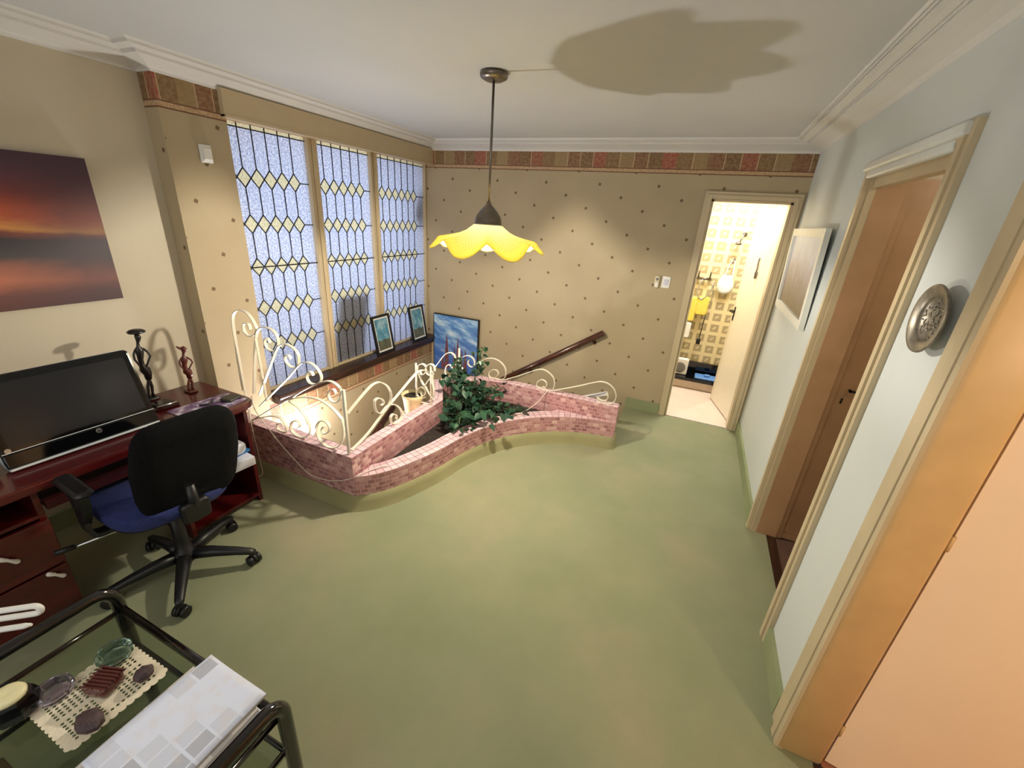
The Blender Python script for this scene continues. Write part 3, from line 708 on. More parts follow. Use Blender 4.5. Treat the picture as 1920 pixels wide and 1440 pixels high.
# carpet skirt round the foot
SK = [(XW+.003, Y1-.003)]+[(X2-.01, Y1-.006)]+[(x+.006*0, y) for x, y in OUT[1:]]+[(-.366, 3.20), (-.366, 3.27)]
def off(P_, d):
    o = []
    for i, (x, y) in enumerate(P_):
        a = P_[max(i-1, 0)]; b_ = P_[min(i+1, len(P_)-1)]; tx, ty = b_[0]-a[0], b_[1]-a[1]; L = math.hypot(tx, ty)
        o.append((x+ty/L*d, y-tx/L*d))
    return o
m = MB(); o1 = off(SK, .008); o2 = off(SK, .030); i1 = off(SK, -.05)
o2[-1] = (-.352, 3.27); o1[-1] = (-.362, 3.27)
b0 = len(m.v); n = len(SK)
for P_, z in ((o2, 0), (o1, .05), (off(SK, .001), .102), (i1, .102)): m.v += [(x, y, z) for x, y in P_]
for r_ in range(3):
    for i in range(n-1): m.face((b0+r_*n+i, b0+r_*n+i+1, b0+(r_+1)*n+i+1, b0+(r_+1)*n+i), None, 0, r_ < 2)
m.build('carpet_skirt', PSKIRT, pl)
# soil
inner = [(X2, 1.70)]+[(x, y) for x, y in INN[2:] if x < -.88]+[(-.88, 3.17), (-1.30, 3.165), (-1.58, 3.12), (-1.83, 2.86), (X2, 2.565)]
m = MB(); cx, cy = -1.45, 2.6; b0 = 0; m.v.append((cx, cy, .19)); NR = 5
for k in range(1, NR+1):
    for (x, y) in inner: m.v.append((cx+(x-cx)*k/NR, cy+(y-cy)*k/NR, .185+random.uniform(-.012, .012)))
ni = len(inner)
for i in range(ni): m.face((0, 1+i, 1+(i+1) % ni), None, 0, True)
for k in range(NR-1):
    for i in range(ni):
        j = (i+1) % ni; m.face((1+k*ni+i, 1+(k+1)*ni+i, 1+(k+1)*ni+j, 1+k*ni+j), None, 0, True)
tag(m.build('soil', SOIL, pl), kind='stuff')
MB().poly([(X2+.001, 1.62)]+[(x-.002, y) for x, y in INN[2:] if x < -.88]+[(-.88, 3.16), (-1.30, 3.16), (-1.58, 3.11), (-1.82, 2.86), (X2, 2.565)], .0, .165).build('planter_core', SOIL, pl)
SCROLLS = {
 'near': ('x', 1.61, [
  [(-2.550,0.588),(-2.549,0.743),(-2.539,0.890),(-2.528,1.043),(-2.499,1.105),(-2.442,1.132),(-2.378,1.119),(-2.336,1.073),(-2.321,1.031),(-2.351,0.992),(-2.399,0.979),(-2.435,1.000),(-2.437,1.038),(-2.416,1.055),(-2.385,1.053),(-2.377,1.022)],
  [(-2.450,0.589),(-2.417,0.714),(-2.368,0.894),(-2.339,0.984),(-2.305,1.034),(-2.259,1.056),(-2.201,1.054),(-2.160,1.027),(-2.153,0.978),(-2.175,0.936),(-2.213,0.918),(-2.255,0.928),(-2.269,0.964),(-2.257,0.988),(-2.234,0.989),(-2.225,0.966)],
  [(-2.398,0.592),(-2.279,0.778),(-2.176,0.934),(-2.134,0.970),(-2.089,0.982),(-2.035,0.970),(-2.003,0.937),(-2.006,0.893),(-2.021,0.861),(-2.057,0.845),(-2.098,0.857),(-2.116,0.890),(-2.108,0.910),(-2.082,0.916),(-2.067,0.896)],
  [(-2.413,0.509),(-2.262,0.640),(-2.115,0.767),(-2.011,0.867),(-1.959,0.897),(-1.903,0.901),(-1.862,0.876),(-1.840,0.841),(-1.849,0.806),(-1.900,0.775),(-1.941,0.778),(-1.955,0.809),(-1.940,0.840),(-1.915,0.848),(-1.901,0.828)],
  [(-2.515,0.376),(-2.334,0.499),(-2.132,0.623),(-2.009,0.706),(-1.885,0.780),(-1.799,0.817),(-1.745,0.818),(-1.705,0.795)],
  [(-1.701,0.792),(-1.701,0.763),(-1.713,0.723),(-1.747,0.697),(-1.783,0.699),(-1.799,0.729),(-1.784,0.762),(-1.755,0.776),(-1.740,0.754)],
  [(-2.133,0.621),(-2.016,0.666),(-1.899,0.685),(-1.810,0.666),(-1.751,0.631),(-1.714,0.599)],
  [(-2.516,0.383),(-2.404,0.430),(-2.309,0.465),(-2.235,0.466),(-2.195,0.426),(-2.196,0.383),(-2.245,0.361),(-2.278,0.382),(-2.272,0.414),(-2.236,0.432),(-2.218,0.415)],
  [(-2.134,0.614),(-2.059,0.585),(-2.009,0.533),(-1.985,0.466),(-2.004,0.412),(-2.054,0.380),(-2.105,0.379),(-2.148,0.401),(-2.150,0.447),(-2.116,0.482),(-2.077,0.483),(-2.070,0.456),(-2.101,0.430)],
  [(-1.714,0.603),(-1.706,0.535),(-1.717,0.469),(-1.760,0.404),(-1.830,0.371),(-1.890,0.386),(-1.925,0.434),(-1.924,0.495),(-1.887,0.540),(-1.839,0.546),(-1.818,0.516),(-1.835,0.476),(-1.875,0.460),(-1.883,0.487),(-1.860,0.513)],
 ]),
 'side': ('y', -1.70, [
  [(1.642,0.624),(1.731,0.673),(1.826,0.719),(1.880,0.732),(1.934,0.722),(1.993,0.677),(2.024,0.620),(2.020,0.561),(1.981,0.520),(1.928,0.507),(1.885,0.534),(1.867,0.583),(1.872,0.618),(1.903,0.623),(1.941,0.600),(1.950,0.571),(1.927,0.563)],
  [(1.649,0.364),(1.799,0.424),(1.963,0.514),(2.114,0.582),(2.277,0.654),(2.349,0.670),(2.422,0.652),(2.482,0.604)],
  [(1.928,0.507),(1.964,0.527),(2.006,0.534),(2.060,0.517),(2.114,0.466),(2.133,0.408),(2.102,0.361),(2.056,0.356),(2.021,0.392),(2.012,0.437),(2.037,0.453),(2.074,0.428),(2.066,0.404)],
 ]),
 'cross': ('x', 2.44, [
  [(-1.788,0.614),(-1.774,0.669),(-1.738,0.690),(-1.707,0.673),(-1.713,0.625),(-1.745,0.604),(-1.761,0.629)],
  [(-1.629,0.656),(-1.639,0.696),(-1.675,0.701),(-1.707,0.668),(-1.702,0.627),(-1.671,0.615),(-1.652,0.651)],
  [(-1.772,0.607),(-1.746,0.546),(-1.720,0.522),(-1.687,0.568),(-1.640,0.631)],
  [(-1.720,0.520),(-1.699,0.488),(-1.673,0.455),(-1.641,0.423)],
  [(-1.716,0.425),(-1.760,0.405),(-1.793,0.427),(-1.786,0.473),(-1.747,0.502),(-1.715,0.484),(-1.721,0.444),(-1.749,0.432),(-1.754,0.456)],
  [(-1.640,0.654),(-1.651,0.567),(-1.639,0.483),(-1.663,0.388),(-1.718,0.329),(-1.784,0.318),(-1.800,0.355),(-1.796,0.436)],
 ]),
 'link': ('x', 2.93, [
  [(-1.950,0.474),(-1.895,0.554),(-1.847,0.614),(-1.800,0.637),(-1.764,0.627),(-1.746,0.588),(-1.739,0.536)],
  [(-1.785,0.422),(-1.834,0.412),(-1.848,0.459),(-1.834,0.511),(-1.799,0.524),(-1.774,0.485),(-1.798,0.464)],
  [(-1.762,0.477),(-1.738,0.444),(-1.691,0.470),(-1.669,0.507),(-1.687,0.525)],
 ]),
 'long': ('x', 3.21, [
  [(-1.893,0.458),(-1.844,0.508),(-1.788,0.538),(-1.744,0.531),(-1.716,0.504),(-1.714,0.458),(-1.747,0.434),(-1.779,0.457),(-1.774,0.493)],
  [(-1.699,0.471),(-1.633,0.520),(-1.575,0.552),(-1.504,0.559),(-1.437,0.531),(-1.396,0.478),(-1.398,0.409),(-1.438,0.352),(-1.498,0.341),(-1.550,0.371),(-1.560,0.415),(-1.528,0.450),(-1.484,0.454),(-1.466,0.423),(-1.489,0.395)],
  [(-1.415,0.362),(-1.270,0.446),(-1.131,0.525),(-1.062,0.552),(-1.000,0.539),(-0.948,0.498),(-0.933,0.439),(-0.952,0.376),(-0.998,0.346),(-1.052,0.353),(-1.090,0.390),(-1.086,0.432),(-1.053,0.457),(-1.017,0.451),(-1.001,0.424),(-1.016,0.395),(-1.038,0.397)],
  [(-0.955,0.362),(-0.768,0.454),(-0.590,0.536),(-0.536,0.552),(-0.480,0.544),(-0.432,0.508),(-0.409,0.454),(-0.419,0.400),(-0.459,0.353),(-0.507,0.348),(-0.544,0.374),(-0.559,0.415)],
  [(-0.558,0.410),(-0.521,0.391),(-0.482,0.401),(-0.472,0.435),(-0.491,0.461)],
 ]),
}

# ---------------------------------------------------------------- wrought iron railing
rl = thing('iron_railing', (-1.66, 1.62, .371), 'white scrolled iron railing standing on the brick parapet', 'railing')
for key, (axis, cval, curves) in SCROLLS.items():
    for ci, cv in enumerate(curves):
        pts = []
        for a, z in cv:
            z = max(z, T+.004) if not (key in ('cross',) and False) else z
            pts.append((a, cval, z) if axis == 'x' else (cval, a, z))
        nrm = (0, 1, 0) if axis == 'x' else (1, 0, 0)
        if key == 'link': pts = [(p[0], p[1], p[2]) for p in pts]
        MB().ribbon(spline(pts, 4), nrm, .019, .0052).build('scroll', IRON, rl)
def post(x, y, z0, z1, w=.013): MB().rbox(x-w/2, x+w/2, y-w/2, y+w/2, z0, z1, .003, 'z', 2).build('post', IRON, rl)
def bar(a, b, r=.006): MB().ribbon([a, b], (0, 1, 0) if abs(a[1]-b[1]) < .001 else (1, 0, 0), .015, .0045).build('brace', IRON, rl)
post(-1.683, 1.61, T-.002, .790, .016)
post(-1.797, 2.44, T-.002, .684); post(-1.665, 2.44, T-.002, .690)
post(-1.733, 2.965, T-.002, .678, .014)
bar((-2.535, 1.61, T), (-2.535, 1.61, 1.045)); bar((-2.339, 1.61, .56), (-2.345, 1.61, .985))

# ---------------------------------------------------------------- pendant lamp
PX, PY = -1.122, 2.208
pd = thing('pendant_lamp', (PX, PY, H), 'pendant lamp with a ruffled yellow glass shade over the planter', 'lamp')
MB().lathe([(.004, 2.362), (.045, 2.364), (.066, 2.374), (.070, 2.386), (.068, 2.399)], (PX, PY, 0), 28).build('canopy', GUN, pd)
MB().tube([(PX, PY, 2.365), (PX, PY, 1.79)], .0065, 10).build('rod', GUN, pd)
MB().lathe([(.010, 1.815), (.013, 1.805), (.020, 1.795), (.034, 1.782), (.052, 1.762), (.066, 1.742), (.073, 1.722), (.074, 1.700), (.078, 1.697)], (PX, PY, 0), 28).build('shade_holder', GUN, pd)
def shade_pt(a, v):
    prof = [(.070, 1.700), (.088, 1.684), (.120, 1.660), (.160, 1.640), (.205, 1.622), (.250, 1.606), (.288, 1.592), (.306, 1.580)]
    k = v*(len(prof)-1); i = min(int(k), len(prof)-2); f = k-i
    r = prof[i][0]*(1-f)+prof[i+1][0]*f; z = prof[i][1]*(1-f)+prof[i+1][1]*f
    w_ = max(0, (r-.09)/.216)**1.6
    ph = math.atan2(-PY, -PX)+PI/7
    c_ = math.cos(7*(a-ph)); lob = (c_*.5+.5)**.55
    z += w_*(.034-(.088*math.cos(a-math.atan2(-PY, -PX))**2+.052*math.sin(a-math.atan2(-PY, -PX))**2)*lob); r *= 1+w_*(.05*c_)
    return (PX+r*math.cos(a), PY+r*math.sin(a), z)
m = MB(); na, nv = 96, 22; b0 = 0
for j in range(nv+1):
    for i in range(na+1): m.v.append(shade_pt(2*PI*i/na, j/nv))
for j in range(nv):
    for i in range(na):
        q = [j*(na+1)+i, j*(na+1)+i+1, (j+1)*(na+1)+i+1, (j+1)*(na+1)+i]
        m.face(q, [(i/na, j/nv), ((i+1)/na, j/nv), ((i+1)/na, (j+1)/nv), (i/na, (j+1)/nv)], 0, True)
so = m.build('lamp_shade', SHADE, pd)
md = so.modifiers.new('glass_thickness', 'SOLIDIFY'); md.thickness = .003
MB().lathe([(.002, 1.606), (.018, 1.610), (.029, 1.624), (.030, 1.636), (.020, 1.660), (.014, 1.690)], (PX, PY, 0), 18).build('bulb', BULB, pd)
lamp('pendant_bulb_light', 'POINT', (PX, PY, 1.567), 76, (1.0, .92, .78), .03)

# stairwell wall lamp
SX, SY, SZ = -2.61, 2.13, .02
sc = thing('wall_lamp', (XW, SY, SZ), 'bright round wall lamp on the wall of the stairwell below the window', 'lamp')
MB().lathe([(.05, 0), (.055, .012), (.03, .03)], (XW+.001, SY, SZ), 20, M=Matrix.Rotation(PI/2, 4, 'Y')).build('base', WHITE, sc)
MB().lathe([(.001, -.045), (.025, -.038), (.042, -.018), (.045, 0), (.042, .018), (.025, .038), (.001, .045)], (SX-.03, SY, SZ), 18).build('globe', SCON, sc)
lw_o = lamp('wall_lamp_beam', 'SPOT', (SX+.02, SY, SZ+.03), 62, (1.0, .98, .95), .035, (0, math.radians(-142), 0))
lw_o.data.spot_size = math.radians(150); lw_o.data.spot_blend = 1.0
lamp('wall_lamp_light', 'POINT', (SX+.03, SY, SZ+.02), 17, (1.0, .98, .95), .035)

# ---------------------------------------------------------------- ivy
iv = thing('ivy_plant', (-1.52, 2.65, .185), 'green ivy climbing a stem and spilling over the soil of the brick planter', 'plant')
stems = [
 [(-1.52, 2.66, .18), (-1.58, 2.70, .36), (-1.62, 2.74, .50), (-1.66, 2.78, .58)],
 [(-1.50, 2.66, .18), (-1.46, 2.70, .40), (-1.44, 2.73, .60), (-1.405, 2.75, .79)],
 [(-1.48, 2.68, .18), (-1.36, 2.80, .29), (-1.22, 2.90, .26), (-1.08, 2.98, .235)],
 [(-1.50, 2.62, .18), (-1.44, 2.50, .32), (-1.40, 2.40, .28), (-1.40, 2.33, .26)],
 [(-1.50, 2.64, .18), (-1.36, 2.62, .33), (-1.27, 2.66, .26)],
 [(-1.54, 2.64, .18), (-1.58, 2.60, .34), (-1.60, 2.52, .36)],
 [(-1.50, 2.70, .18), (-1.40, 2.86, .36), (-1.34, 2.96, .42)],
 [(-1.50, 2.66, .18), (-1.50, 2.70, .34), (-1.49, 2.74, .50)],
 [(-1.52, 2.70, .2), (-1.66, 2.82, .42), (-1.72, 2.90, .62)]]
sm = MB(); lv = MB()
heart = [(0, 0), (.24, -.14), (.46, -.02), (.50, .28), (.30, .62), (0, 1.0), (-.30, .62), (-.50, .28), (-.46, -.02), (-.24, -.14)]
def leaf(p, size, yaw, tilt, roll):
    R_ = Matrix.Rotation(yaw, 3, 'Z') @ Matrix.Rotation(tilt, 3, 'X') @ Matrix.Rotation(roll, 3, 'Y')
    b0 = len(lv.v); P = Vector(p)
    lv.v.append(tuple(P+R_ @ Vector((0, .35*size, -.05*size))))
    for x, y in heart: lv.v.append(tuple(P+R_ @ Vector((x*size, y*size, .10*size*abs(x)*2-.12*size*y*y))))
    n = len(heart)
    for i in range(n): lv.face((b0, b0+1+i, b0+1+(i+1) % n), None, 0, True)
rnd = random.Random(5)
for si, s_ in enumerate(stems):
    sp = spline(s_, 8); sm.tube(sp, .004, 5)
    cnt = [64, 60, 66, 56, 54, 36, 44, 74, 46][si]
    for k in range(cnt):
        f = .12+.88*k/cnt; p = sp[min(int(f*(len(sp)-1)), len(sp)-1)]
        spread = .075 if p.z < .45 else .05
        if si in (1,) and p.z > .62: spread = .03
        q = Vector((p.x+rnd.gauss(0, spread), p.y+rnd.gauss(0, spread), max(.21, p.z+rnd.gauss(0, .035))))
        if (q.x < -1.60 and q.y < 2.60) or q.y < 2.34 or q.x > -1.02 or ((q.x-(-1.46))*.75+(2.30-q.y)*.42 > .14 and q.z < .34): continue
        leaf(q, rnd.uniform(.042, .068)*(.75 if p.z > .55 else 1), rnd.uniform(0, 2*PI), rnd.uniform(-1.25, .1), rnd.uniform(-.4, .4))
        sm.tube([p, (p+q)/2+Vector((0, 0, .006)), q], .0012, 4)
sm.build('stems', STEM, iv); lv.build('leaves', IVY, iv)

# cream pot on the parapet's far side
pt = thing('flower_pot', (-1.78, 2.36, .30), 'small cream flower pot behind the side parapet under the scroll panel', 'flower pot')
ring = lambda r, z: [(-1.825+r*(1+.035*(k % 2))*math.cos(2*PI*k/28), 2.43+r*(1+.035*(k % 2))*math.sin(2*PI*k/28), z) for k in range(28)]
MB().rings([ring(.060, .275), ring(.066, .33), ring(.076, .40), ring(.086, .432), ring(.078, .432), ring(.072, .41)]).build('pot', POTC, pt)
MB().lathe([(.071, .404), (.071, .412)], (-1.825, 2.43, 0), 16).build('pot_soil', SOIL, pt)
MB().box(-1.90, -1.729, 2.37, 2.49, .262, .274).build('bracket', IRON, pt)

# cords
one(MB().tube(spline([(-2.46, 1.60, .575), (-2.42, 1.575, .50), (-2.31, 1.565, .40), (-2.22, 1.565, .315), (-2.13, 1.565, .245), (-2.05, 1.565, .188), (-1.97, 1.565, .152), (-1.84, 1.57, .158), (-1.70, 1.572, .205), (-1.635, 1.60, .238), (-1.60, 1.68, .243), (-1.56, 1.76, .243), (-1.50, 1.83, .215), (-1.455, 2.0, .205), (-1.41, 2.22, .21), (-1.33, 2.42, .22), (-1.22, 2.72, .245), (-1.10, 2.92, .25), (-1.02, 3.05, .31), (-.985, 3.15, .372), (-.97, 3.21, .376)], 5), .0032, 6),
    'lamp_cord', CORD, 'white cord looping from the railing over the brick planter and its soil', 'cord')
one(MB().tube(spline([(-2.47, 1.60, .57), (-2.462, 1.566, .48), (-2.46, 1.562, .36), (-2.45, 1.562, .24), (-2.44, 1.56, .12), (-2.43, 1.55, .012), (-2.50, 1.50, .006)], 5), .0028, 6),
    'cable', CORD, 'thin cord hanging straight down the dark front of the brick parapet', 'cord')

# ---------------------------------------------------------------- pictures
def uvquad(mb, pts, mi=0): mb.quad(pts, [(0, 0), (1, 0), (1, 1), (0, 1)], mi)
# sunset canvas: left wall, top tilts slightly
sp = MB(); sp.box(XL+.002, XL+.03, .30, 1.262, 1.193, 1.878)
o = one(sp, 'sunset_painting', plain('canvas_edge', (60, 44, 48), .7), 'large unframed sunset painting of a river on the wall above the desk', 'painting')
m = MB(); x = XL+.0305; uvquad(m, [(x, .30, 1.193), (x, 1.262, 1.193), (x, 1.262, 1.878), (x, .30, 1.878)])
m.build('canvas', SUNSET, o)
# blue painting leaning on the stair wall
bp = thing('spire_painting', (-2.42, 4.05, 0), 'tall blue painting of red spires on the back wall over the stairs', 'painting')
x0, x1, z0, z1 = -2.728, -2.135, -.02, .648; yf, yb = 4.062, 4.10
MB().box(x0, x1, yf+.002, yb, z0, z1).build('stretcher_frame', BLK, bp)
m = MB(); uvquad(m, [(x0+.008, yf, z0+.008), (x1-.008, yf, z0+.008), (x1-.008, yf, z1-.008), (x0+.008, yf, z1-.008)]); cv = m.build('canvas', BLUESKY, bp)
m = MB()
for sx, w_, h_ in ((-2.545, .075, .37), (-2.44, .05, .27), (-2.395, .06, .36), (-2.34, .05, .24), (-2.29, .055, .25), (-2.60, .05, .14)):
    b0 = len(m.v); q = [(sx-w_/2, 0), (sx+w_/2, 0), (sx+w_*.34, h_*.35), (sx+w_*.2, h_*.7), (sx, h_), (sx-w_*.2, h_*.7), (sx-w_*.34, h_*.35)]
    m.v += [(a, yf-.0015-.0002*len(m.f), b_*1.2) for a, b_ in q]; m.face(range(b0, b0+7))
m.build('painted_spires', SPIRE, cv)
# two small framed pictures on the sill
def sill_frame(y0, y1, mat, label):
    f = thing('picture_frame', (-2.76, (y0+y1)/2, .375), label, 'picture', 'small framed pictures on the window sill')
    hgt = .385; tilt = math.radians(10)
    Mx = Matrix.Translation((-2.742, (y0+y1)/2, .376)) @ Matrix.Rotation(-tilt, 4, 'Y')
    w = (y1-y0)/2; b_ = .022
    fr = MB()
    for a in ((-w, -w+b_, 0, hgt), (w-b_, w, 0, hgt), (-w+b_, w-b_, 0, b_), (-w+b_, w-b_, hgt-b_, hgt)): fr.box(-.02, 0, a[0], a[1], a[2], a[3], M=Mx)
    fr.build('frame', BLK, f)
    MB().box(-.016, -.008, -w+b_, w-b_, b_, hgt-b_, M=Mx).build('mat_board', WHITE, f)
    m = MB(); b2 = b_+.016; pts = [Mx @ Vector((-.0072, a, z)) for a, z in ((-w+b2, b2), (w-b2, b2), (w-b2, hgt-b2), (-w+b2, hgt-b2))]
    uvquad(m, pts); m.build('print', mat, f)
sill_frame(3.115, 3.375, LAND1, 'small black-framed seascape on the sill, nearer the desk')
sill_frame(3.70, 3.96, LAND2, 'small black-framed seascape on the sill, in the corner by the back wall')
# picture on the right wall
f = thing('framed_picture', (XR, 3.4, 1.22), 'white-framed misty print hanging beside the bathroom door', 'picture')
Mx = Matrix.Translation((XR-.006, 3.40, 1.235)) @ Matrix.Rotation(math.radians(-2.2), 4, 'Y')
hw, hh, b_ = .50, .565, .05
fr = MB()
for a in ((-hw, -hw+b_, 0, hh), (hw-b_, hw, 0, hh), (-hw+b_, hw-b_, 0, b_), (-hw+b_, hw-b_, hh-b_, hh)): fr.box(-.028, 0, a[0], a[1], a[2], a[3], M=Mx)
fr.build('frame', FRAMEW, f)
m = MB(); uvquad(m, [Mx @ Vector((-.012, a, z)) for a, z in ((hw-b_, b_), (-hw+b_, b_), (-hw+b_, hh-b_), (hw-b_, hh-b_))]); m.build('print', MISTY, f)
MB().box(-.010, -.002, -hw+b_, hw-b_, b_, hh-b_, M=Mx).build('backing', BLK, f)
# silver relief plate
pc = Vector((XR-.020, 1.515, 1.560))
RY = Matrix.Rotation(-PI/2, 4, 'Y')
pt = thing('wall_plate', tuple(pc), 'round silver plate with embossed figures on the wall between the two doors', 'plate')
MB().lathe([(.002, .0), (.060, .001), (.063, .006), (.066, .010), (.088, .016), (.094, .017), (.095, .013), (.090, .008), (.064, -.004), (.002, -.006)], tuple(pc), 48, M=RY).build('plate', AGED, pt)
m = MB(); rr = random.Random(3)
for k in range(70):
    a = rr.uniform(0, 2*PI); r0 = .056*math.sqrt(rr.uniform(0, 1)); c = pc+Vector((.001, r0*math.cos(a), r0*math.sin(a)))
    b2 = rr.uniform(0, PI); L = rr.uniform(.005, .013)
    m.tube([c-Vector((0, L*math.cos(b2), L*math.sin(b2))), c+Vector((-.003, 0, 0)), c+Vector((0, L*math.cos(b2), L*math.sin(b2)))], [.001, .0028, .0008], 6)
m.build('relief', AGED, pt)

# wall fittings
f = thing('motion_detector', (XW, 1.80, 1.92), 'white motion detector high on the wallpapered pillar', 'detector')
MB().rbox(XW+.001, XW+.016, 1.765, 1.832, 1.925, 2.02, .006, 'x').build('body', WHITE, f)
MB().rings([[(XW+.016+d_, yy, zz) for yy, zz in q] for d_, q in ((0, [(1.77, 1.93), (1.827, 1.93), (1.827, 2.01), (1.77, 2.01)]), (.016, [(1.778, 1.945), (1.819, 1.945), (1.819, 2.0), (1.778, 2.0)]))], True, True, 0, False).build('lens', WHITE, f)
f = thing('remote_holder', (-.335, YB, 1.23), 'cream wall holder with a round dial beside the bathroom door', 'remote control')
MB().rbox(-.358, -.312, YB-.024, YB-.001, 1.222, 1.335, .018, 'y').build('body', plain('aged_cream_plastic', (214, 202, 172), .45), f)
MB().lathe([(.013, 0), (.013, .004)], (-.335, YB-.024, 1.305), 18, M=Matrix.Rotation(PI/2, 4, 'X')).build('dial', DGRILL, f)
MB().box(-.347, -.323, YB-.0265, YB-.0245, 1.24, 1.272).build('button_pad', WHITE, f)
f = thing('light_switch', (-.255, YB, 1.23), 'square white light switch nearest the bathroom door frame', 'switch')
MB().rbox(-.292, -.222, YB-.010, YB-.001, 1.232, 1.335, .006, 'y').build('cover_plate', WHITE, f)
MB().rbox(-.277, -.237, YB-.014, YB-.009, 1.258, 1.308, .004, 'y').build('rocker', plain('grey_lilac_switch', (206, 206, 222), .4), f)

# ---------------------------------------------------------------- desk
dk = thing('desk', (-2.42, .6, 0), 'dark red mahogany computer desk along the cream wall', 'desk')
DX0, DX1, DY1, DZ = -2.69, -2.16, 1.44, .68
m = MB(); r = .09
pts = [(DX0, -.25), (DX1, -.25)]+[(DX1-r+r*math.cos(a), DY1-r+r*math.sin(a)) for a in [PI/2*k/6 for k in range(7)]]+[(DX0, DY1)]
def slab(m, pts, z0, z1, e=.008):
    cx = sum(p[0] for p in pts)/len(pts); cy = sum(p[1] for p in pts)/len(pts)
    def ins(d): return [(x+(cx-x)*d/max(.05, abs(cx-x)+abs(cy-y)), y+(cy-y)*d/max(.05, abs(cx-x)+abs(cy-y))) for x, y in pts]
    m.rings([[(x, y, z) for x, y in ins(d)] for d, z in ((e, z0), (0, z0+e), (0, z1-e), (e, z1))], True, True, 0, False)
slab(m, pts, DZ-.038, DZ); m.build('desktop', MAHOG, dk)
MB().box(-2.66, -2.215, 1.372, 1.392, 0, DZ-.038).build('side_panel', MAHOG, dk)
MB().box(-2.66, -2.215, .985, 1.003, 0, DZ-.038).build('side_panel', MAHOG, dk)
MB().box(-2.65, -2.215, 1.003, 1.372, .04, .058).build('shelf', MAHOG, dk)
MB().box(-2.65, -2.225, 1.003, 1.372, .30, .316).build('shelf', MAHOG, dk)
MB().box(-2.66, -2.645, 1.003, 1.372, .0, DZ-.038).build('back_panel', MAHOG_D, dk)
MB().box(-2.60, -2.20, .525, .98, .545, .560).box(-2.60, -2.58, .525, .98, .56, .60).box(-2.215, -2.195, .525, .98, .535, .575).build('keyboard_tray', MAHOG_D, dk)
cb = MB(); cb.box(-2.66, -2.222, .500, .520, 0, DZ-.038); cb.box(-2.66, -2.222, -.02, 0, 0, DZ-.038); cb.box(-2.66, -2.222, 0, .50, 0, .03); cb.box(-2.66, -2.222, 0, .50, .50, .515); cb.box(-2.66, -2.64, 0, .5, .03, DZ-.038)
cb.build('drawer_cabinet', MAHOG, dk)
def bone(m, y, z, d=.02):
    x = -2.183; a = .5
    p = [(x, y-d, z+d*1.1), (x-.002, y, z), (x, y+d, z-d*1.1)]
    m.tube([(x, y-d*1.25, z+d*1.35), p[0], p[1], p[2], (x, y+d*1.25, z-d*1.35)], [.006, .0095, .0055, .0095, .006], 10)
for z0, z1, hy, hz in ((.275, .492, .375, .405), (.038, .265, .470, .245)):
    dw = MB().rbox(-2.222, -2.20, .004, .518, z0, z1, .006, 'x').build('drawer', MAHOG, dk)
    m = MB(); bone(m, hy, hz, .018); m.tube([(-2.201, hy, hz), (-2.183, hy, hz)], .005, 8); m.build('handle', BONE, dw)
# things on the desk
mo = thing('desktop_computer', (-2.36, .78, DZ), 'black all-in-one computer with a tilted screen on the desk', 'computer')
Mc = Matrix.Translation((-2.305, .755, DZ+.012)) @ Matrix.Rotation(math.radians(-1.5), 4, 'Z') @ Matrix.Rotation(math.radians(-19), 4, 'Y')
# local frame: y across, z up the screen, x towards the sitter
hw = .262; Hm = .375
MB().rbox(-.050, -.014, -hw, hw, 0, Hm, .022, 'x', 5, M=Mc).build('back_shell', CHROME, mo)
MB().rbox(-.014, 0, -hw+.003, hw-.003, .012, Hm-.003, .018, 'x', 5, M=Mc).build('bezel', BLKG, mo)
MB().box(-.001, .0012, -hw+.032, hw-.032, .085, Hm-.035, M=Mc).build('screen', SCREEN, mo)
sb = MB().rbox(-.012, .005, -hw+.004, hw-.004, .006, .066, .010, 'x', 4, M=Mc).build('speaker_bar', BLKG, mo)
MB().rbox(-.03, .009, -hw+.006, hw-.006, -.004, .006, .004, 'x', 3, M=Mc).box(-.002, .003, -hw+.006, hw-.006, .067, .070, M=Mc).build('silver_edge', CHROME, mo)
# round silver badge with letters, and status badge on the left
bg = MB().lathe([(.011, 0), (.011, .0015)], (0, 0, 0), 24, M=Mc @ Matrix.Translation((.006, .035, .048)) @ Matrix.Rotation(PI/2, 4, 'Y')).build('badge', SILV, mo)
fc = bpy.data.curves.new('hp', 'FONT'); fc.body = 'hp'; fc.size = .015; fc.align_x = 'CENTER'; fc.align_y = 'CENTER'; fc.extrude = .0003; fc.shear = .3
fo = bpy.data.objects.new('badge_letters', fc); COL.objects.link(fo); fo.data.materials.append(BLKG)
Ml = Mc @ Matrix.Translation((.0082, .035, .048)) @ Matrix(((0, 0, 1, 0), (1, 0, 0, 0), (0, 1, 0, 0), (0, 0, 0, 1)))
dg = bpy.context.evaluated_depsgraph_get(); me = bpy.data.meshes.new_from_object(fo.evaluated_get(dg)); bpy.data.objects.remove(fo)
lo = bpy.data.objects.new('badge_letters', me); COL.objects.link(lo); me.transform(Matrix.Translation(-Vector(mo['_w'])) @ Ml); lo.parent = bg; lo['_w'] = mo['_w']
MB().lathe([(.012, 0), (.012, .001)], (0, 0, 0), 20, M=Mc @ Matrix.Translation((.0015, -hw+.026, .078)) @ Matrix.Rotation(PI/2, 4, 'Y') @ Matrix.Scale(.8, 4)).build('sticker', SILV, mo)
MB().tube([Mc @ Vector((-.05, 0, .20)), Mc @ Vector((-.10, 0, .10)), Vector((-2.50, .76, DZ+.008))], .02, 8).rbox(-2.56, -2.42, .62, .90, DZ, DZ+.01, .02, 'z').build('stand', BLK, mo)

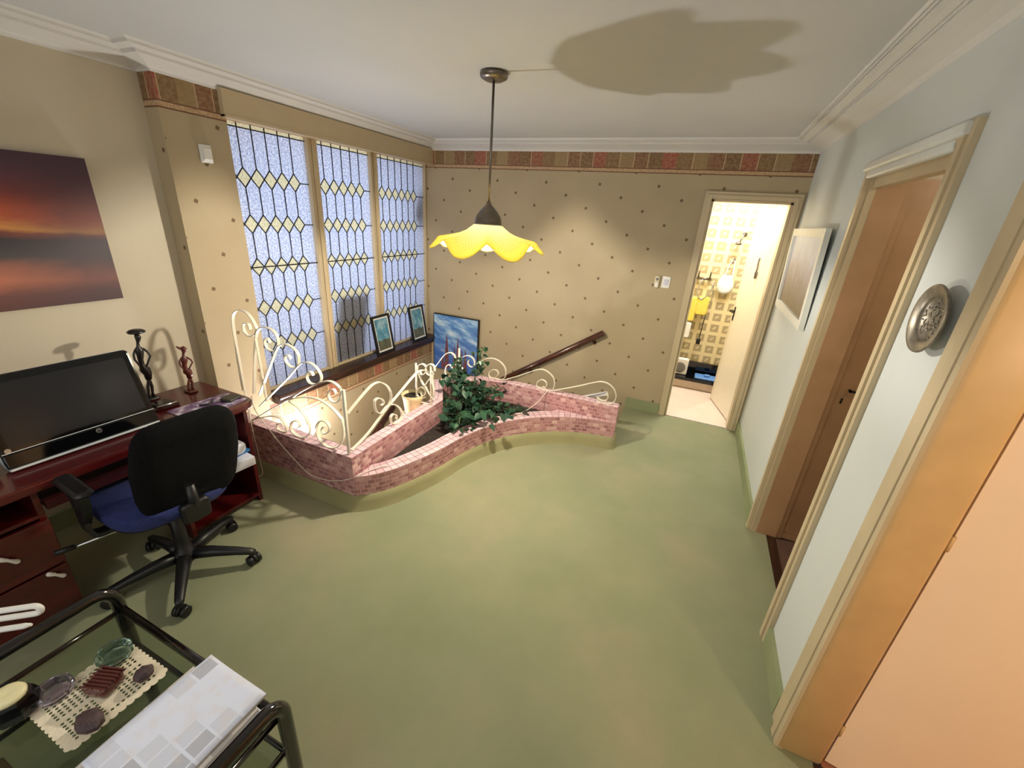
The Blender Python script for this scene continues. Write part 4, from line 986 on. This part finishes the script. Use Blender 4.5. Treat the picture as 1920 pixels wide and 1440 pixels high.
def figure(name, mat, base, h, label, hat, s=1.0):
    """slender carved figure: standing elongated body with arms, on a small base"""
    f = thing(name, base, label, 'figurine')
    X, Y, Z = base
    MB().rbox(X-.035*s, X+.035*s, Y-.028*s, Y+.028*s, Z, Z+.014, .01, 'z').build('base', mat, f)
    prof = [(0, .016, .0, .0), (.05, .010, .0, .0), (.16, .012, .002, .004), (.27, .014, .0, .008), (.36, .019, .0, .010), (.43, .024, 0, .004), (.50, .013, 0, -.002), (.58, .012, 0, -.002), (.67, .017, 0, .002), (.74, .019, 0, .003), (.78, .008, 0, .003), (.83, .0065, 0, .005), (.86, .010, 0, .009), (.91, .014, 0, .011), (.95, .010, 0, .009)]
    m = MB()
    pts = [(X+dx, Y+dy*1.2, Z+.012+t_*(h-.012)) for t_, r_, dx, dy in prof]
    # two legs joined into one body
    k = 5
    m.tube([(p[0], p[1]+.010, p[2]) if i < 3 else p for i, p in enumerate(pts[:k+1])], [pr[1]*s*.62 for pr in prof[:k+1]], 10)
    m.tube([(p[0]+.004, p[1]-.012, p[2]) if i < 3 else p for i, p in enumerate(pts[:k+1])], [pr[1]*s*.62 for pr in prof[:k+1]], 10)
    m.tube(pts[3:], [pr[1]*s for pr in prof[3:]], 12)
    for sg in (-1, 1):
        sh = Vector(pts[9])+Vector((0, sg*.016*s, 0)); el = sh+Vector((.012, sg*.020*s, -.12*h)); ha = Vector(pts[6])+Vector((.012, sg*.012*s, -.02*h))
        m.tube([sh, (sh+el)/2+Vector((0, sg*.006, 0)), el, (el+ha)/2, ha], [.006*s, .0055*s, .005*s, .0045*s, .004*s], 8)
    m.build('body', mat, f)
    zt = Z+h
    if hat: MB().lathe([(.004, -.030), (.008, -.022), (.012, -.015), (.036, -.010), (.040, -.003), (.030, .006), (.004, .010)], (X, Y+.012, zt), 20).build('head_basket', mat, f)
    else: MB().lathe([(.004, -.028), (.012, -.022), (.016, -.014), (.010, -.006), (.004, 0)], (X, Y+.013, zt-.002), 14).tube([(X, Y+.0, zt-.012), (X, Y-.012, zt-.004), (X, Y-.02, zt+.006)], [.008, .006, .003], 8).build('headdress', mat, f)
    return f
figure('carved_figurine', EBONY, (-2.635, 1.155, DZ), .385, 'tall slender black carved figurine with a flat basket on its head behind the computer', True)
figure('carved_figurine', RED_W, (-2.565, 1.318, DZ), .275, 'small slender red-brown carved figurine on the right end of the desk', False, .9)
m = MB()
P4 = [(-2.405, 1.10), (-2.385, 1.405), (-2.215, 1.412), (-2.178, 1.10)]
b0 = 0; m.v += [(x, y, DZ+.0012) for x, y in P4]+[(x, y, DZ+.004) for x, y in P4]
m.face((4, 7, 6, 5), [(0, 0), (.3, 0), (.3, .4), (0, .4)]); m.face((0, 1, 2, 3))
for i in range(4): m.face((i, 4+i, 4+(i+1) % 4, (i+1) % 4))
one(m, 'desk_mat', MATP, 'printed purple and white mat lying on the right end of the desk', 'mat')
one(MB().rbox(-2.315, -2.24, 1.315, 1.40, DZ+.0045, DZ+.022, .012, 'z', 4, M=Matrix.Translation((-2.277, 1.357, 0)) @ Matrix.Rotation(.25, 4, 'Z') @ Matrix.Translation((2.277, -1.357, 0))), 'wallet', plain('olive_black_leather', (48, 46, 40), .5), 'dark leather wallet on the mat at the corner of the desk', 'wallet')
one(MB().tube(spline([(-2.33, 1.22, DZ+.01), (-2.30, 1.25, DZ+.012), (-2.32, 1.28, DZ+.010), (-2.345, 1.30, DZ+.010)]), .006, 8), 'pen', BLK, 'thin black pen-like object beside the wallet on the desk', 'pen')
g = thing('desk_gadget', (-2.47, 1.13, DZ), 'small dark desk organiser beside the computer', 'organiser')
MB().rbox(-2.53, -2.43, 1.07, 1.19, DZ, DZ+.018, .02, 'z').build('tray', MAHOG_D, g)
MB().rbox(-2.52, -2.45, 1.085, 1.165, DZ+.018, DZ+.03, .014, 'z').build('top_part', BLKG, g)
MB().tube([(-2.44, 1.08, DZ+.024), (-2.43, 1.17, DZ+.026)], .006, 8).build('clip', SILV, g)
one(MB().rbox(-2.44, -2.30, .30, .47, DZ, DZ+.05, .02, 'z').rbox(-2.42, -2.33, .32, .44, DZ+.05, DZ+.075, .015, 'z'), 'telephone', BLK, 'black telephone-like device on the desk left of the computer', 'telephone')
# papers on the shelf
rr = random.Random(11)
zc = .3165
for k, (nm, mt, th, ln, cat, lab) in enumerate((('paper_stack', PAPER, .050, .16, 'papers', 'bottom stack of printed papers on the open shelf of the desk'), ('folder', BLUEP, .014, .14, 'folder', 'blue folder between the paper stacks on the desk shelf'),
        ('paper_bag', PAPER, .075, .13, 'papers', 'rounded white paper bundle on top of the blue folder on the desk shelf'))):
    M_ = Matrix.Translation((-2.33, 1.19, 0)) @ Matrix.Rotation((-.10, .06, -.05)[k], 4, 'Z')
    ex = (.185, .135, .15)[k]
    if k < 2: mb_ = MB().box(-.22, ex, -.17, .165, zc, zc+th, M=M_)
    else: mb_ = MB().rbox(-.20, ex, -.16, .15, zc, zc+th, .03, 'x', 4, M=M_)
    one(mb_, nm, mt, lab, cat)
    zc += th+.001

# ---------------------------------------------------------------- office chair
ch = thing('office_chair', (-2.03, .85, 0), 'black swivel office chair with a blue seat at the desk', 'chair')
CX, CY = -2.03, .85
MB().lathe([(.045, .075), (.052, .09), (.05, .125), (.034, .14), (.028, .20), (.028, .34), (.018, .345), (.018, .41)], (CX, CY, 0), 20).build('gas_column', BLK, ch)
for k in range(5):
    a = math.radians(36+72*k); d = Vector((math.cos(a), math.sin(a), 0)); s_ = Vector((-d.y, d.x, 0))
    rg = []
    for t_, zc, w_, h_ in ((.03, .105, .030, .026), (.12, .102, .026, .022), (.22, .090, .021, .017), (.285, .078, .018, .014), (.305, .073, .012, .010)):
        c = Vector((CX, CY, zc))+d*t_
        rg.append([c+s_*w_*x_+Vector((0, 0, h_*z_)) for x_, z_ in ((-1, -.5), (-1, .4), (-.6, 1), (.6, 1), (1, .4), (1, -.5), (.6, -1), (-.6, -1))])
    MB().rings(rg).build('base_leg', BLK, ch)
    c = Vector((CX, CY, 0))+d*.292; ca = MB(); ax = (d*.6+s_*.8).normalized(); up = Vector((0, 0, 1)); fw_ = up.cross(ax)
    for off_ in (-.019, .019):
        ring = lambda r_, o_: [c+ax*o_+Vector((0, 0, .026))+(fw_*math.cos(q)+up*math.sin(q))*r_ for q in [2*PI*i/16 for i in range(16)]]
        ca.rings([ring(.020, off_-.011), ring(.026, off_-.008), ring(.026, off_+.008), ring(.020, off_+.011)])
    ca.tube([c+Vector((0, 0, .026)), c+Vector((0, 0, .075))], .012, 8)
    ca.rings([[c+ax*o_+fw_*math.cos(q)*.027+up*(.028+math.sin(q)*.030) for q in [PI*i/8 for i in range(9)]]+[c+ax*o_+Vector((0, 0, .03))] for o_ in (-.007, .007)])
    ca.build('caster', BLK, ch)
yaw = math.radians(-4)
Mch = Matrix.Translation((CX, CY, 0)) @ Matrix.Rotation(yaw, 4, 'Z')      # local +x = towards the back of the chair
def cushion(m, cx, cy, cz, a, b_, th, n=28, ex=3.2, crown=.012, M_=Mch, tilt=0):
    rg = []
    for k in range(9):
        ph = -PI/2+PI*k/8; sc_ = max(.02, math.cos(ph))**.45; zz = math.sin(ph)*th/2
        ring = []
        for i in range(n):
            q = 2*PI*i/n; c_, s__ = math.cos(q), math.sin(q)
            x_ = a*math.copysign(abs(c_)**(2/ex), c_)*(.86+.14*sc_) * (sc_ if k in (0, 8) else 1); y_ = b_*math.copysign(abs(s__)**(2/ex), s__)*(.86+.14*sc_)*(sc_ if k in (0, 8) else 1)
            ring.append(M_ @ Vector((cx+x_, cy+y_, cz+zz-crown*((x_/a)**2)-(x_*tilt))))
        rg.append(ring)
    m.rings(rg)
    return m
cushion(MB(), -.06, 0, .465, .235, .235, .07, crown=.012).build('seat', BLUF, ch)
cushion(MB(), -.06, 0, .428, .225, .225, .03, crown=.0).build('seat_pan', BLK, ch)
MB().rbox(-.09, .09, -.06, .06, .375, .42, .015, 'z', M=Mch).build('tilt_mechanism', BLK, ch)
# back: shell leaning slightly back, seen from behind
m = MB(); rg = []; NB = 30
Bk = Mch @ Matrix.Translation((.185, .045, .672)) @ Matrix.Rotation(math.radians(7), 4, 'Y')
for k, (xx, sc_) in enumerate(((-.045, .60), (-.043, .90), (-.030, .985), (-.01, 1.0), (.015, .985), (.028, .92), (.034, .70))):
    ring = []
    for i in range(NB):
        q = 2*PI*i/NB; c_, s__ = math.cos(q), math.sin(q)
        y_ = .205*math.copysign(abs(c_)**(2/5.0), c_)*sc_; z_ = .245*math.copysign(abs(s__)**(2/5.0), s__)*sc_
        y_ *= 1-.08*(z_/.245 if z_ > 0 else 0)-.05*(-z_/.245 if z_ < 0 else 0)
        ring.append(Bk @ Vector((xx-.35*y_*y_+.03*math.sin(z_*6), y_, z_)))
    rg.append(ring)
m.rings(rg).build('backrest', BLKF, ch)
MB().tube([Mch @ Vector(p) for p in ((.02, 0, .40), (.14, 0, .395), (.222, 0, .43), (.232, 0, .52), (.228, 0, .60))], [.022, .024, .024, .022, .018], 10).rbox(.205, .250, -.055, .055, .42, .52, .02, 'x', M=Mch).build('back_bracket', BLK, ch)
for sg in (-1, 1):
    y = sg*.275
    m = MB(); m.ribbon([Mch @ Vector(p) for p in spline([(-.02, sg*.12, .412), (-.02, y-.03*sg, .412), (-.03, y, .44), (-.05, y, .53), (-.08, y, .62), (-.10, y, .648)], 5)], Mch.to_3x3() @ Vector((1, 0, 0)), .05, .018)
    m.ribbon([Mch @ Vector(p) for p in spline([(-.03, y, .47), (.03, y, .55), (.06, y, .63), (.04, y, .648)], 4)], Mch.to_3x3() @ Vector((0, 1, 0)), .03, .014)
    ar = m.build('armrest', BLK, ch)
    MB().rbox(-.20, .10, y-.032, y+.032, .645, .675, .028, 'z', 5, M=Mch).build('arm_pad', BLK, ar)
MB().tube([Mch @ Vector(p) for p in ((.0, -.06, .395), (.0, -.2, .395), (-.02, -.34, .40))], .006, 8).build('lever', SILV, ch)
MB().tube([Mch @ Vector(p) for p in ((-.02, -.33, .40), (-.035, -.385, .402))], .011, 8).build('lever_knob', BLK, ch)

# ---------------------------------------------------------------- serving cart with glass top
ct = thing('serving_cart', (-1.13, .2, 0), 'black tubular cart with a smoked glass top in the near left corner', 'cart')
TX0, TX1, TY1, TY0, TZ = -1.475, -.765, .416, -.14, .50
def arch(x):
    r = .055; p = [(x, TY1, .0), (x, TY1, .30), (x, TY1, .58-r)]
    p += [(x, TY1-r+r*math.cos(a), .58-r+r*math.sin(a)) for a in [PI/2*k/6 for k in range(1, 7)]]
    p += [(x, TY0+r-r*math.sin(a), .58-r+r*math.cos(a)) for a in [PI/2*k/6 for k in range(0, 7)]]
    p += [(x, TY0, .30), (x, TY0, 0)]
    return p
for x in (TX0-.02, TX1+.02):
    MB().tube(arch(x), .0185, 14).build('end_frame', BLKTUBE, ct)
for y in (TY1, TY0):
    MB().tube([(TX0-.02, y, TZ-.006), (TX1+.02, y, TZ-.006)], .012, 10).build('rail', BLKTUBE, ct)
    MB().tube([(TX0-.02, y, .335), (TX1+.02, y, .335)], .008, 8).build('rail', BLKTUBE, ct)
for x in (TX0, TX1):
    MB().tube([(x, TY0, TZ-.006), (x, TY1, TZ-.006)], .008, 8).build('rail', BLKTUBE, ct)
    MB().tube([(x-.01, TY0, .335), (x-.01, TY1, .335)], .008, 8).build('rail', BLKTUBE, ct)
MB().box(TX0+.004, TX1-.004, TY0+.004, TY1-.004, TZ-.004, TZ+.002).build('glass_top', TGLASS, ct)
MB().box(TX0, TX1, TY0+.006, TY1-.006, .330, .336).build('glass_shelf', TGLASS, ct)
TT = TZ+.0025
one(MB().rbox(-1.36, -1.20, -.02, .085, .3365, .40, .006, 'z'), 'wooden_box', BOXB, 'brown box on the lower glass shelf of the cart', 'box')
# crochet doily
m = MB(); nx, ny = 17, 17; X0, X1, Y0, Y1_ = -1.325, -1.135, .152, .352
cw, chh = (X1-X0)/nx, (Y1_-Y0)/ny
def tri(p, q, r_): 
    b0 = len(m.v); m.v += [p, q, r_]; m.face((b0, b0+1, b0+2))
zd = TT+.0012
for i in range(nx):
    for j in range(ny):
        x0, y0 = X0+i*cw, Y0+j*chh; x1, y1 = x0+cw, y0+chh
        u, v = (i+.5)/nx-.5, (j+.5)/ny-.5
        solid = (abs(v) < .07 and abs(u) < .40) or (abs(u) < .03) or (i in (0, nx-1) or j in (0, ny-1))
        if solid: m.quad([(x0, y0, zd), (x1, y0, zd), (x1, y1, zd), (x0, y1, zd)])
        else:
            k = .38; cx, cy = (x0+x1)/2, (y0+y1)/2
            O = [(x0, y0), (x1, y0), (x1, y1), (x0, y1)]; I = [(cx-cw*k, cy-chh*.12), (cx+cw*k*.4, cy-chh*k), (cx+cw*k, cy+chh*.12), (cx-cw*k*.4, cy+chh*k)]
            for q in range(4): m.quad([(*O[q], zd), (*O[(q+1) % 4], zd), (*I[(q+1) % 4], zd), (*I[q], zd)])
for side in range(4):
    for k in range(11):
        f_ = (k+.5)/11; r_ = .0105
        c = {0: (X0+(X1-X0)*f_, Y0), 1: (X1, Y0+(Y1_-Y0)*f_), 2: (X0+(X1-X0)*f_, Y1_), 3: (X0, Y0+(Y1_-Y0)*f_)}[side]
        b0 = len(m.v); m.v.append((c[0], c[1], zd)); m.v += [(c[0]+r_*math.cos(2*PI*a/10), c[1]+r_*math.sin(2*PI*a/10), zd+.0002) for a in range(10)]
        for a in range(10): m.face((b0, b0+1+a, b0+1+(a+1) % 10))
o = one(m, 'crochet_doily', LACE, 'cream crocheted doily under the ornaments on the cart', 'doily')
md = o.modifiers.new('thick', 'SOLIDIFY'); md.thickness = .001
zo = TT+.0028
def faceted(c, r0, h, n, mat, name, label, cat, ribs=0, hollow=True):
    m = MB(); rg = []
    prof = [(.75, 0), (1.0, .25), (1.05, .8), (1.0, 1.0)]
    if hollow: prof += [(.82, 1.0), (.62, .45), (.3, .38)]
    else: prof += [(.6, 1.08)]
    for s_, z_ in prof:
        rg.append([(c[0]+r0*s_*(1+(.06 if k % 2 and ribs else 0))*math.cos(2*PI*k/n), c[1]+r0*s_*(1+(.06 if k % 2 and ribs else 0))*math.sin(2*PI*k/n), zo+z_*h) for k in range(n)])
    m.rings(rg, True, True, 0, False); return one(m, name, mat, label, cat)
faceted((-1.298, .318), .038, .030, 20, G_GREEN, 'glass_ashtray', 'green-tinted ribbed glass ashtray at the far corner of the doily', 'ashtray', 1)
faceted((-1.318, .198), .036, .028, 16, G_CLEAR, 'crystal_dish', 'small lilac cut-glass dish beside the black candle jar', 'dish', 1)
rb = MB(); Mr = Matrix.Translation((-1.228, .262, zo)) @ Matrix.Rotation(.35, 4, 'Z')
rb.rbox(-.034, .034, -.030, .030, 0, .034, .012, 'z', 3, M=Mr)
for k in range(7): rb.box(-.0345, .0345, -.028+k*.009, -.024+k*.009, .030, .0375, M=Mr)
one(rb, 'red_glass_box', G_RED, 'dark red ribbed glass box in the middle of the doily', 'box')
def rock(c, r0, n, label, seed, sq=(1, 1, .7)):
    r_ = random.Random(seed); m = MB(); rg = []
    for k in range(6):
        ph = -PI/2+PI*k/5; rg.append([(c[0]+r0*sq[0]*max(.08, math.cos(ph))*math.cos(2*PI*i/n)*r_.uniform(.85, 1.1), c[1]+r0*sq[1]*max(.08, math.cos(ph))*math.sin(2*PI*i/n)*r_.uniform(.85, 1.1), zo+r0*sq[2]*(1+math.sin(ph))) for i in range(n)])
    m.rings(rg, True, True, 0, False); one(m, 'stone', STONE, label, 'stone', 'stones on the doily')
rock((-1.165, .322), .024, 7, 'small dark faceted stone at the right edge of the doily', 2)
rock((-1.152, .198), .032, 9, 'larger dark purple stone at the near edge of the doily', 4, (1.15, .9, .55))
jr = thing('candle_jar', (-1.345, .135, TT), 'black faceted jar with a cream candle at the left edge of the glass top', 'candle')
rg = [[(-1.345+r_*math.cos(2*PI*k/8), .135+r_*math.sin(2*PI*k/8), TT+z_) for k in range(8)] for r_, z_ in ((.030, 0), (.046, .012), (.050, .035), (.042, .058), (.038, .064), (.033, .062))]
MB().rings(rg, True, True, 0, False).build('jar', BLKG, jr)
MB().lathe([(.032, .060), (.034, .070), (.030, .077), (.012, .078), (.002, .075)], (-1.345, .135, TT), 18).build('candle', WAX, jr)
# newspapers and magazines lying across the near end
def sheets(name, mat, x0, x1, y0, y1, z, th, rot, sag, label, cat, fold=.004):
    m = MB(); nx_, ny_ = 10, 16; Mz = Matrix.Translation(((x0+x1)/2, (y0+y1)/2, 0)) @ Matrix.Rotation(rot, 4, 'Z')
    W_, L_ = x1-x0, y1-y0; r_ = random.Random(1)
    def zt(u, v): return z+th+fold*math.sin(u*5+v*3)+sag*max(0, v-.9)*-3+.010*math.exp(-((v-.55)/.03)**2)*0
    b0 = 0
    for lay in (0, 1):
        for j in range(ny_+1):
            for i in range(nx_+1):
                u, v = i/nx_, j/ny_; p = Mz @ Vector(((u-.5)*W_, (v-.5)*L_, 0)); m.v.append((p.x, p.y, zt(u, v) if lay else z+(zt(u, v)-z-th)*.2))
    N_ = (nx_+1)*(ny_+1)
    for j in range(ny_):
        for i in range(nx_):
            a = j*(nx_+1)+i; q = (a, a+1, a+nx_+2, a+nx_+1)
            uv = [(i/nx_*W_*3, j/ny_*L_*3), ((i+1)/nx_*W_*3, j/ny_*L_*3), ((i+1)/nx_*W_*3, (j+1)/ny_*L_*3), (i/nx_*W_*3, (j+1)/ny_*L_*3)]
            m.face([N_+k for k in q], uv, 0, True); m.face(q[::-1], None, 1)
    def edge(idx):
        for a, b_ in zip(idx[:-1], idx[1:]): m.face((a, b_, N_+b_, N_+a), None, 1)
    edge(list(range(nx_+1))); edge([j*(nx_+1)+nx_ for j in range(ny_+1)]); edge([ny_*(nx_+1)+i for i in range(nx_, -1, -1)]); edge([j*(nx_+1) for j in range(ny_, -1, -1)])
    return one(m, name, [mat, PAPEDGE], label, cat, 'papers on the cart')
sheets('magazine', MAG, -1.00, -.785, -.12, .385, TT+.001, .008, .02, 0, 'brown magazine at the bottom of the pile on the cart', 'magazine', .0)
sheets('magazine', PAPER, -1.005, -.79, -.11, .40, TT+.010, .006, -.03, 0, 'white magazine second from the bottom of the pile on the cart', 'magazine', .001)
sheets('newspaper', NEWS2, -1.055, -.80, -.12, .39, TT+.018, .012, .015, 0, 'greyish newspaper under the topmost one on the cart', 'newspaper', .002)
sheets('newspaper', NEWS1, -1.045, -.815, .14, .425, TT+.033, .006, -.02, 0, 'folded white newspaper topmost of the pile on the cart', 'newspaper', .002)
# white loop of plastic tube resting on the far handle
def loop(z, y1):
    r_ = .014; D = Vector((.774, .633, 0)); E_ = Vector((-1.487, .268, 0))
    f = lambda s_, zz: E_-D*s_+Vector((0, 0, zz))
    p = [f(.42, z+r_), f(.2, z+r_), f(r_, z+r_)]+[f(r_-r_*math.sin(a), z+r_*math.cos(a)) for a in [PI*k/8 for k in range(1, 8)]]
    return p+[f(r_, z-r_), f(.2, z-r_), f(.42, z-r_)]
m = MB().tube(loop(.648, .262), .0078, 8).tube([(-1.82, -.02, .607), (-1.51, .2335, .607), (-1.498, .243, .608)], [.0078, .0078, .004], 8)
one(m, 'plastic_hangers', WHITE, 'white plastic tubular hangers resting on the far handle of the cart', 'hanger')

# ---------------------------------------------------------------- bathroom things
b = thing('storage_bench', (.3, 5.2, 0), 'black low ledge at the far end of the bathroom', 'ledge')
MB().box(-.16, .95, 5.02, 5.298, .10, .135).box(-.16, .95, 5.26, 5.298, .135, .27).build('black_ledge', BLKG, b)
MB().box(-.16, .95, 5.06, 5.29, 0, .10).build('plinth', plain('bathroom_plinth', (220, 200, 176), .5), b)
r_ = thing('radio', (.03, 5.13, .135), 'small white radio with a round grey speaker on the bathroom ledge', 'radio')
MB().rbox(-.055, .105, 5.10, 5.17, .1355, .33, .02, 'y').build('body', WHITE, r_)
MB().lathe([(.062, 0), (.060, .006), (.05, .008)], (.02, 5.10, .225), 24, M=Matrix.Rotation(PI/2, 4, 'X')).build('speaker_grille', DGRILL, r_)
one(MB().rbox(.20, .50, 5.04, 5.20, .1355, .16, .012, 'z').rbox(.30, .36, 5.10, 5.14, .16, .185, .01, 'z'), 'blue_case', BLUET, 'light blue case lying on the black bathroom ledge', 'case')
k = thing('shower_fitting', (.335, 5.29, 1.67), 'grey shower fitting high on the tiled bathroom wall', 'shower fitting')
MB().tube(spline([(.36, 5.297, 1.73), (.355, 5.25, 1.74), (.335, 5.22, 1.69), (.32, 5.21, 1.64)], 4), .008, 8).build('arm', GUN, k)
MB().lathe([(.014, .02), (.032, .0), (.028, -.012)], (.315, 5.21, 1.635), 16).build('rose', GUN, k)
MB().lathe([(.022, 0), (.022, .008)], (.36, 5.298, 1.73), 14, M=Matrix.Rotation(PI/2, 4, 'X')).build('wall_disc', GUN, k)
bg_ = thing('hanging_bag', (.30, 5.26, 1.2), 'white string bag hanging on the tiled bathroom wall', 'bag')
MB().tube(spline([(.26, 5.27, 1.28), (.29, 5.285, 1.42), (.32, 5.29, 1.46), (.335, 5.285, 1.40), (.34, 5.27, 1.26)], 4), .007, 6).build('strap', LCLOTH, bg_)
MB().rings([[(.29+a*math.cos(q), 5.262+.02*math.sin(q), z_) for q in [2*PI*i/14 for i in range(14)]] for a, z_ in ((.03, 1.10), (.075, 1.13), (.085, 1.19), (.06, 1.27), (.045, 1.30))]).build('pouch', LCLOTH, bg_)
MB().lathe([(.004, 0), (.010, .004), (.010, .02)], (.32, 5.298, 1.47), 10, M=Matrix.Rotation(PI/2, 4, 'X')).build('hook', SILV, bg_)
tp = thing('shower_tap', (.10, 5.25, 1.25), 'chrome shower mixer with a hose on the bathroom wall', 'tap')
MB().tube([(-.02, 5.26, 1.24), (.14, 5.26, 1.24)], .014, 10).tube([(.00, 5.298, 1.24), (.00, 5.25, 1.24)], .012, 8).tube([(.12, 5.298, 1.24), (.12, 5.25, 1.24)], .012, 8).build('body', GUN, tp)
for hx_ in (0, .12): MB().tube([(hx_, 5.25, 1.25), (hx_, 5.22, 1.32)], .009, 8).build('handle', GUN, tp)
MB().tube(spline([(.05, 5.25, 1.23), (.02, 5.21, 1.10), (.08, 5.20, 1.02), (.15, 5.21, 1.10), (.17, 5.23, 1.20), (.19, 5.24, 1.02), (.20, 5.24, .95)], 5), .007, 8).build('hose', SILV, tp)
one(MB().rbox(.04, .17, 5.20, 5.26, .84, 1.05, .03, 'y').rbox(-.02, .05, 5.20, 5.25, .76, 1.03, .02, 'y'), 'bath_cloth', YEL, 'yellow bath cloth hanging under the shower mixer', 'cloth')
br = thing('long_brush', (.15, 5.23, .6), 'long black brush hanging below the yellow bath cloth', 'brush')
MB().tube([(.165, 5.23, .86), (.155, 5.23, .56)], .006, 6).build('handle', BLK, br)
MB().rbox(.13, .175, 5.215, 5.245, .50, .565, .01, 'y').build('brush_head', BLK, br)
one(MB().rbox(-.06, .04, 5.20, 5.26, .56, .74, .02, 'y'), 'white_towel', LCLOTH, 'small white towel hanging low on the bathroom wall beside the brush', 'towel')
hk = MB(); hp = [LM @ Vector((.30+dx, .046, z_)) for dx, z_ in ((0, 1.54), (.005, 1.50), (-.004, 1.44), (.01, 1.40), (.0, 1.36), (-.02, 1.38), (-.02, 1.42))]
hk.tube(spline(hp, 4), .006, 8)
one(hk, 'door_hook', GUN, 'wrought grey hook on the face of the open bathroom door', 'hook')

for o in scene.objects:
    if '_w' in o: del o['_w']
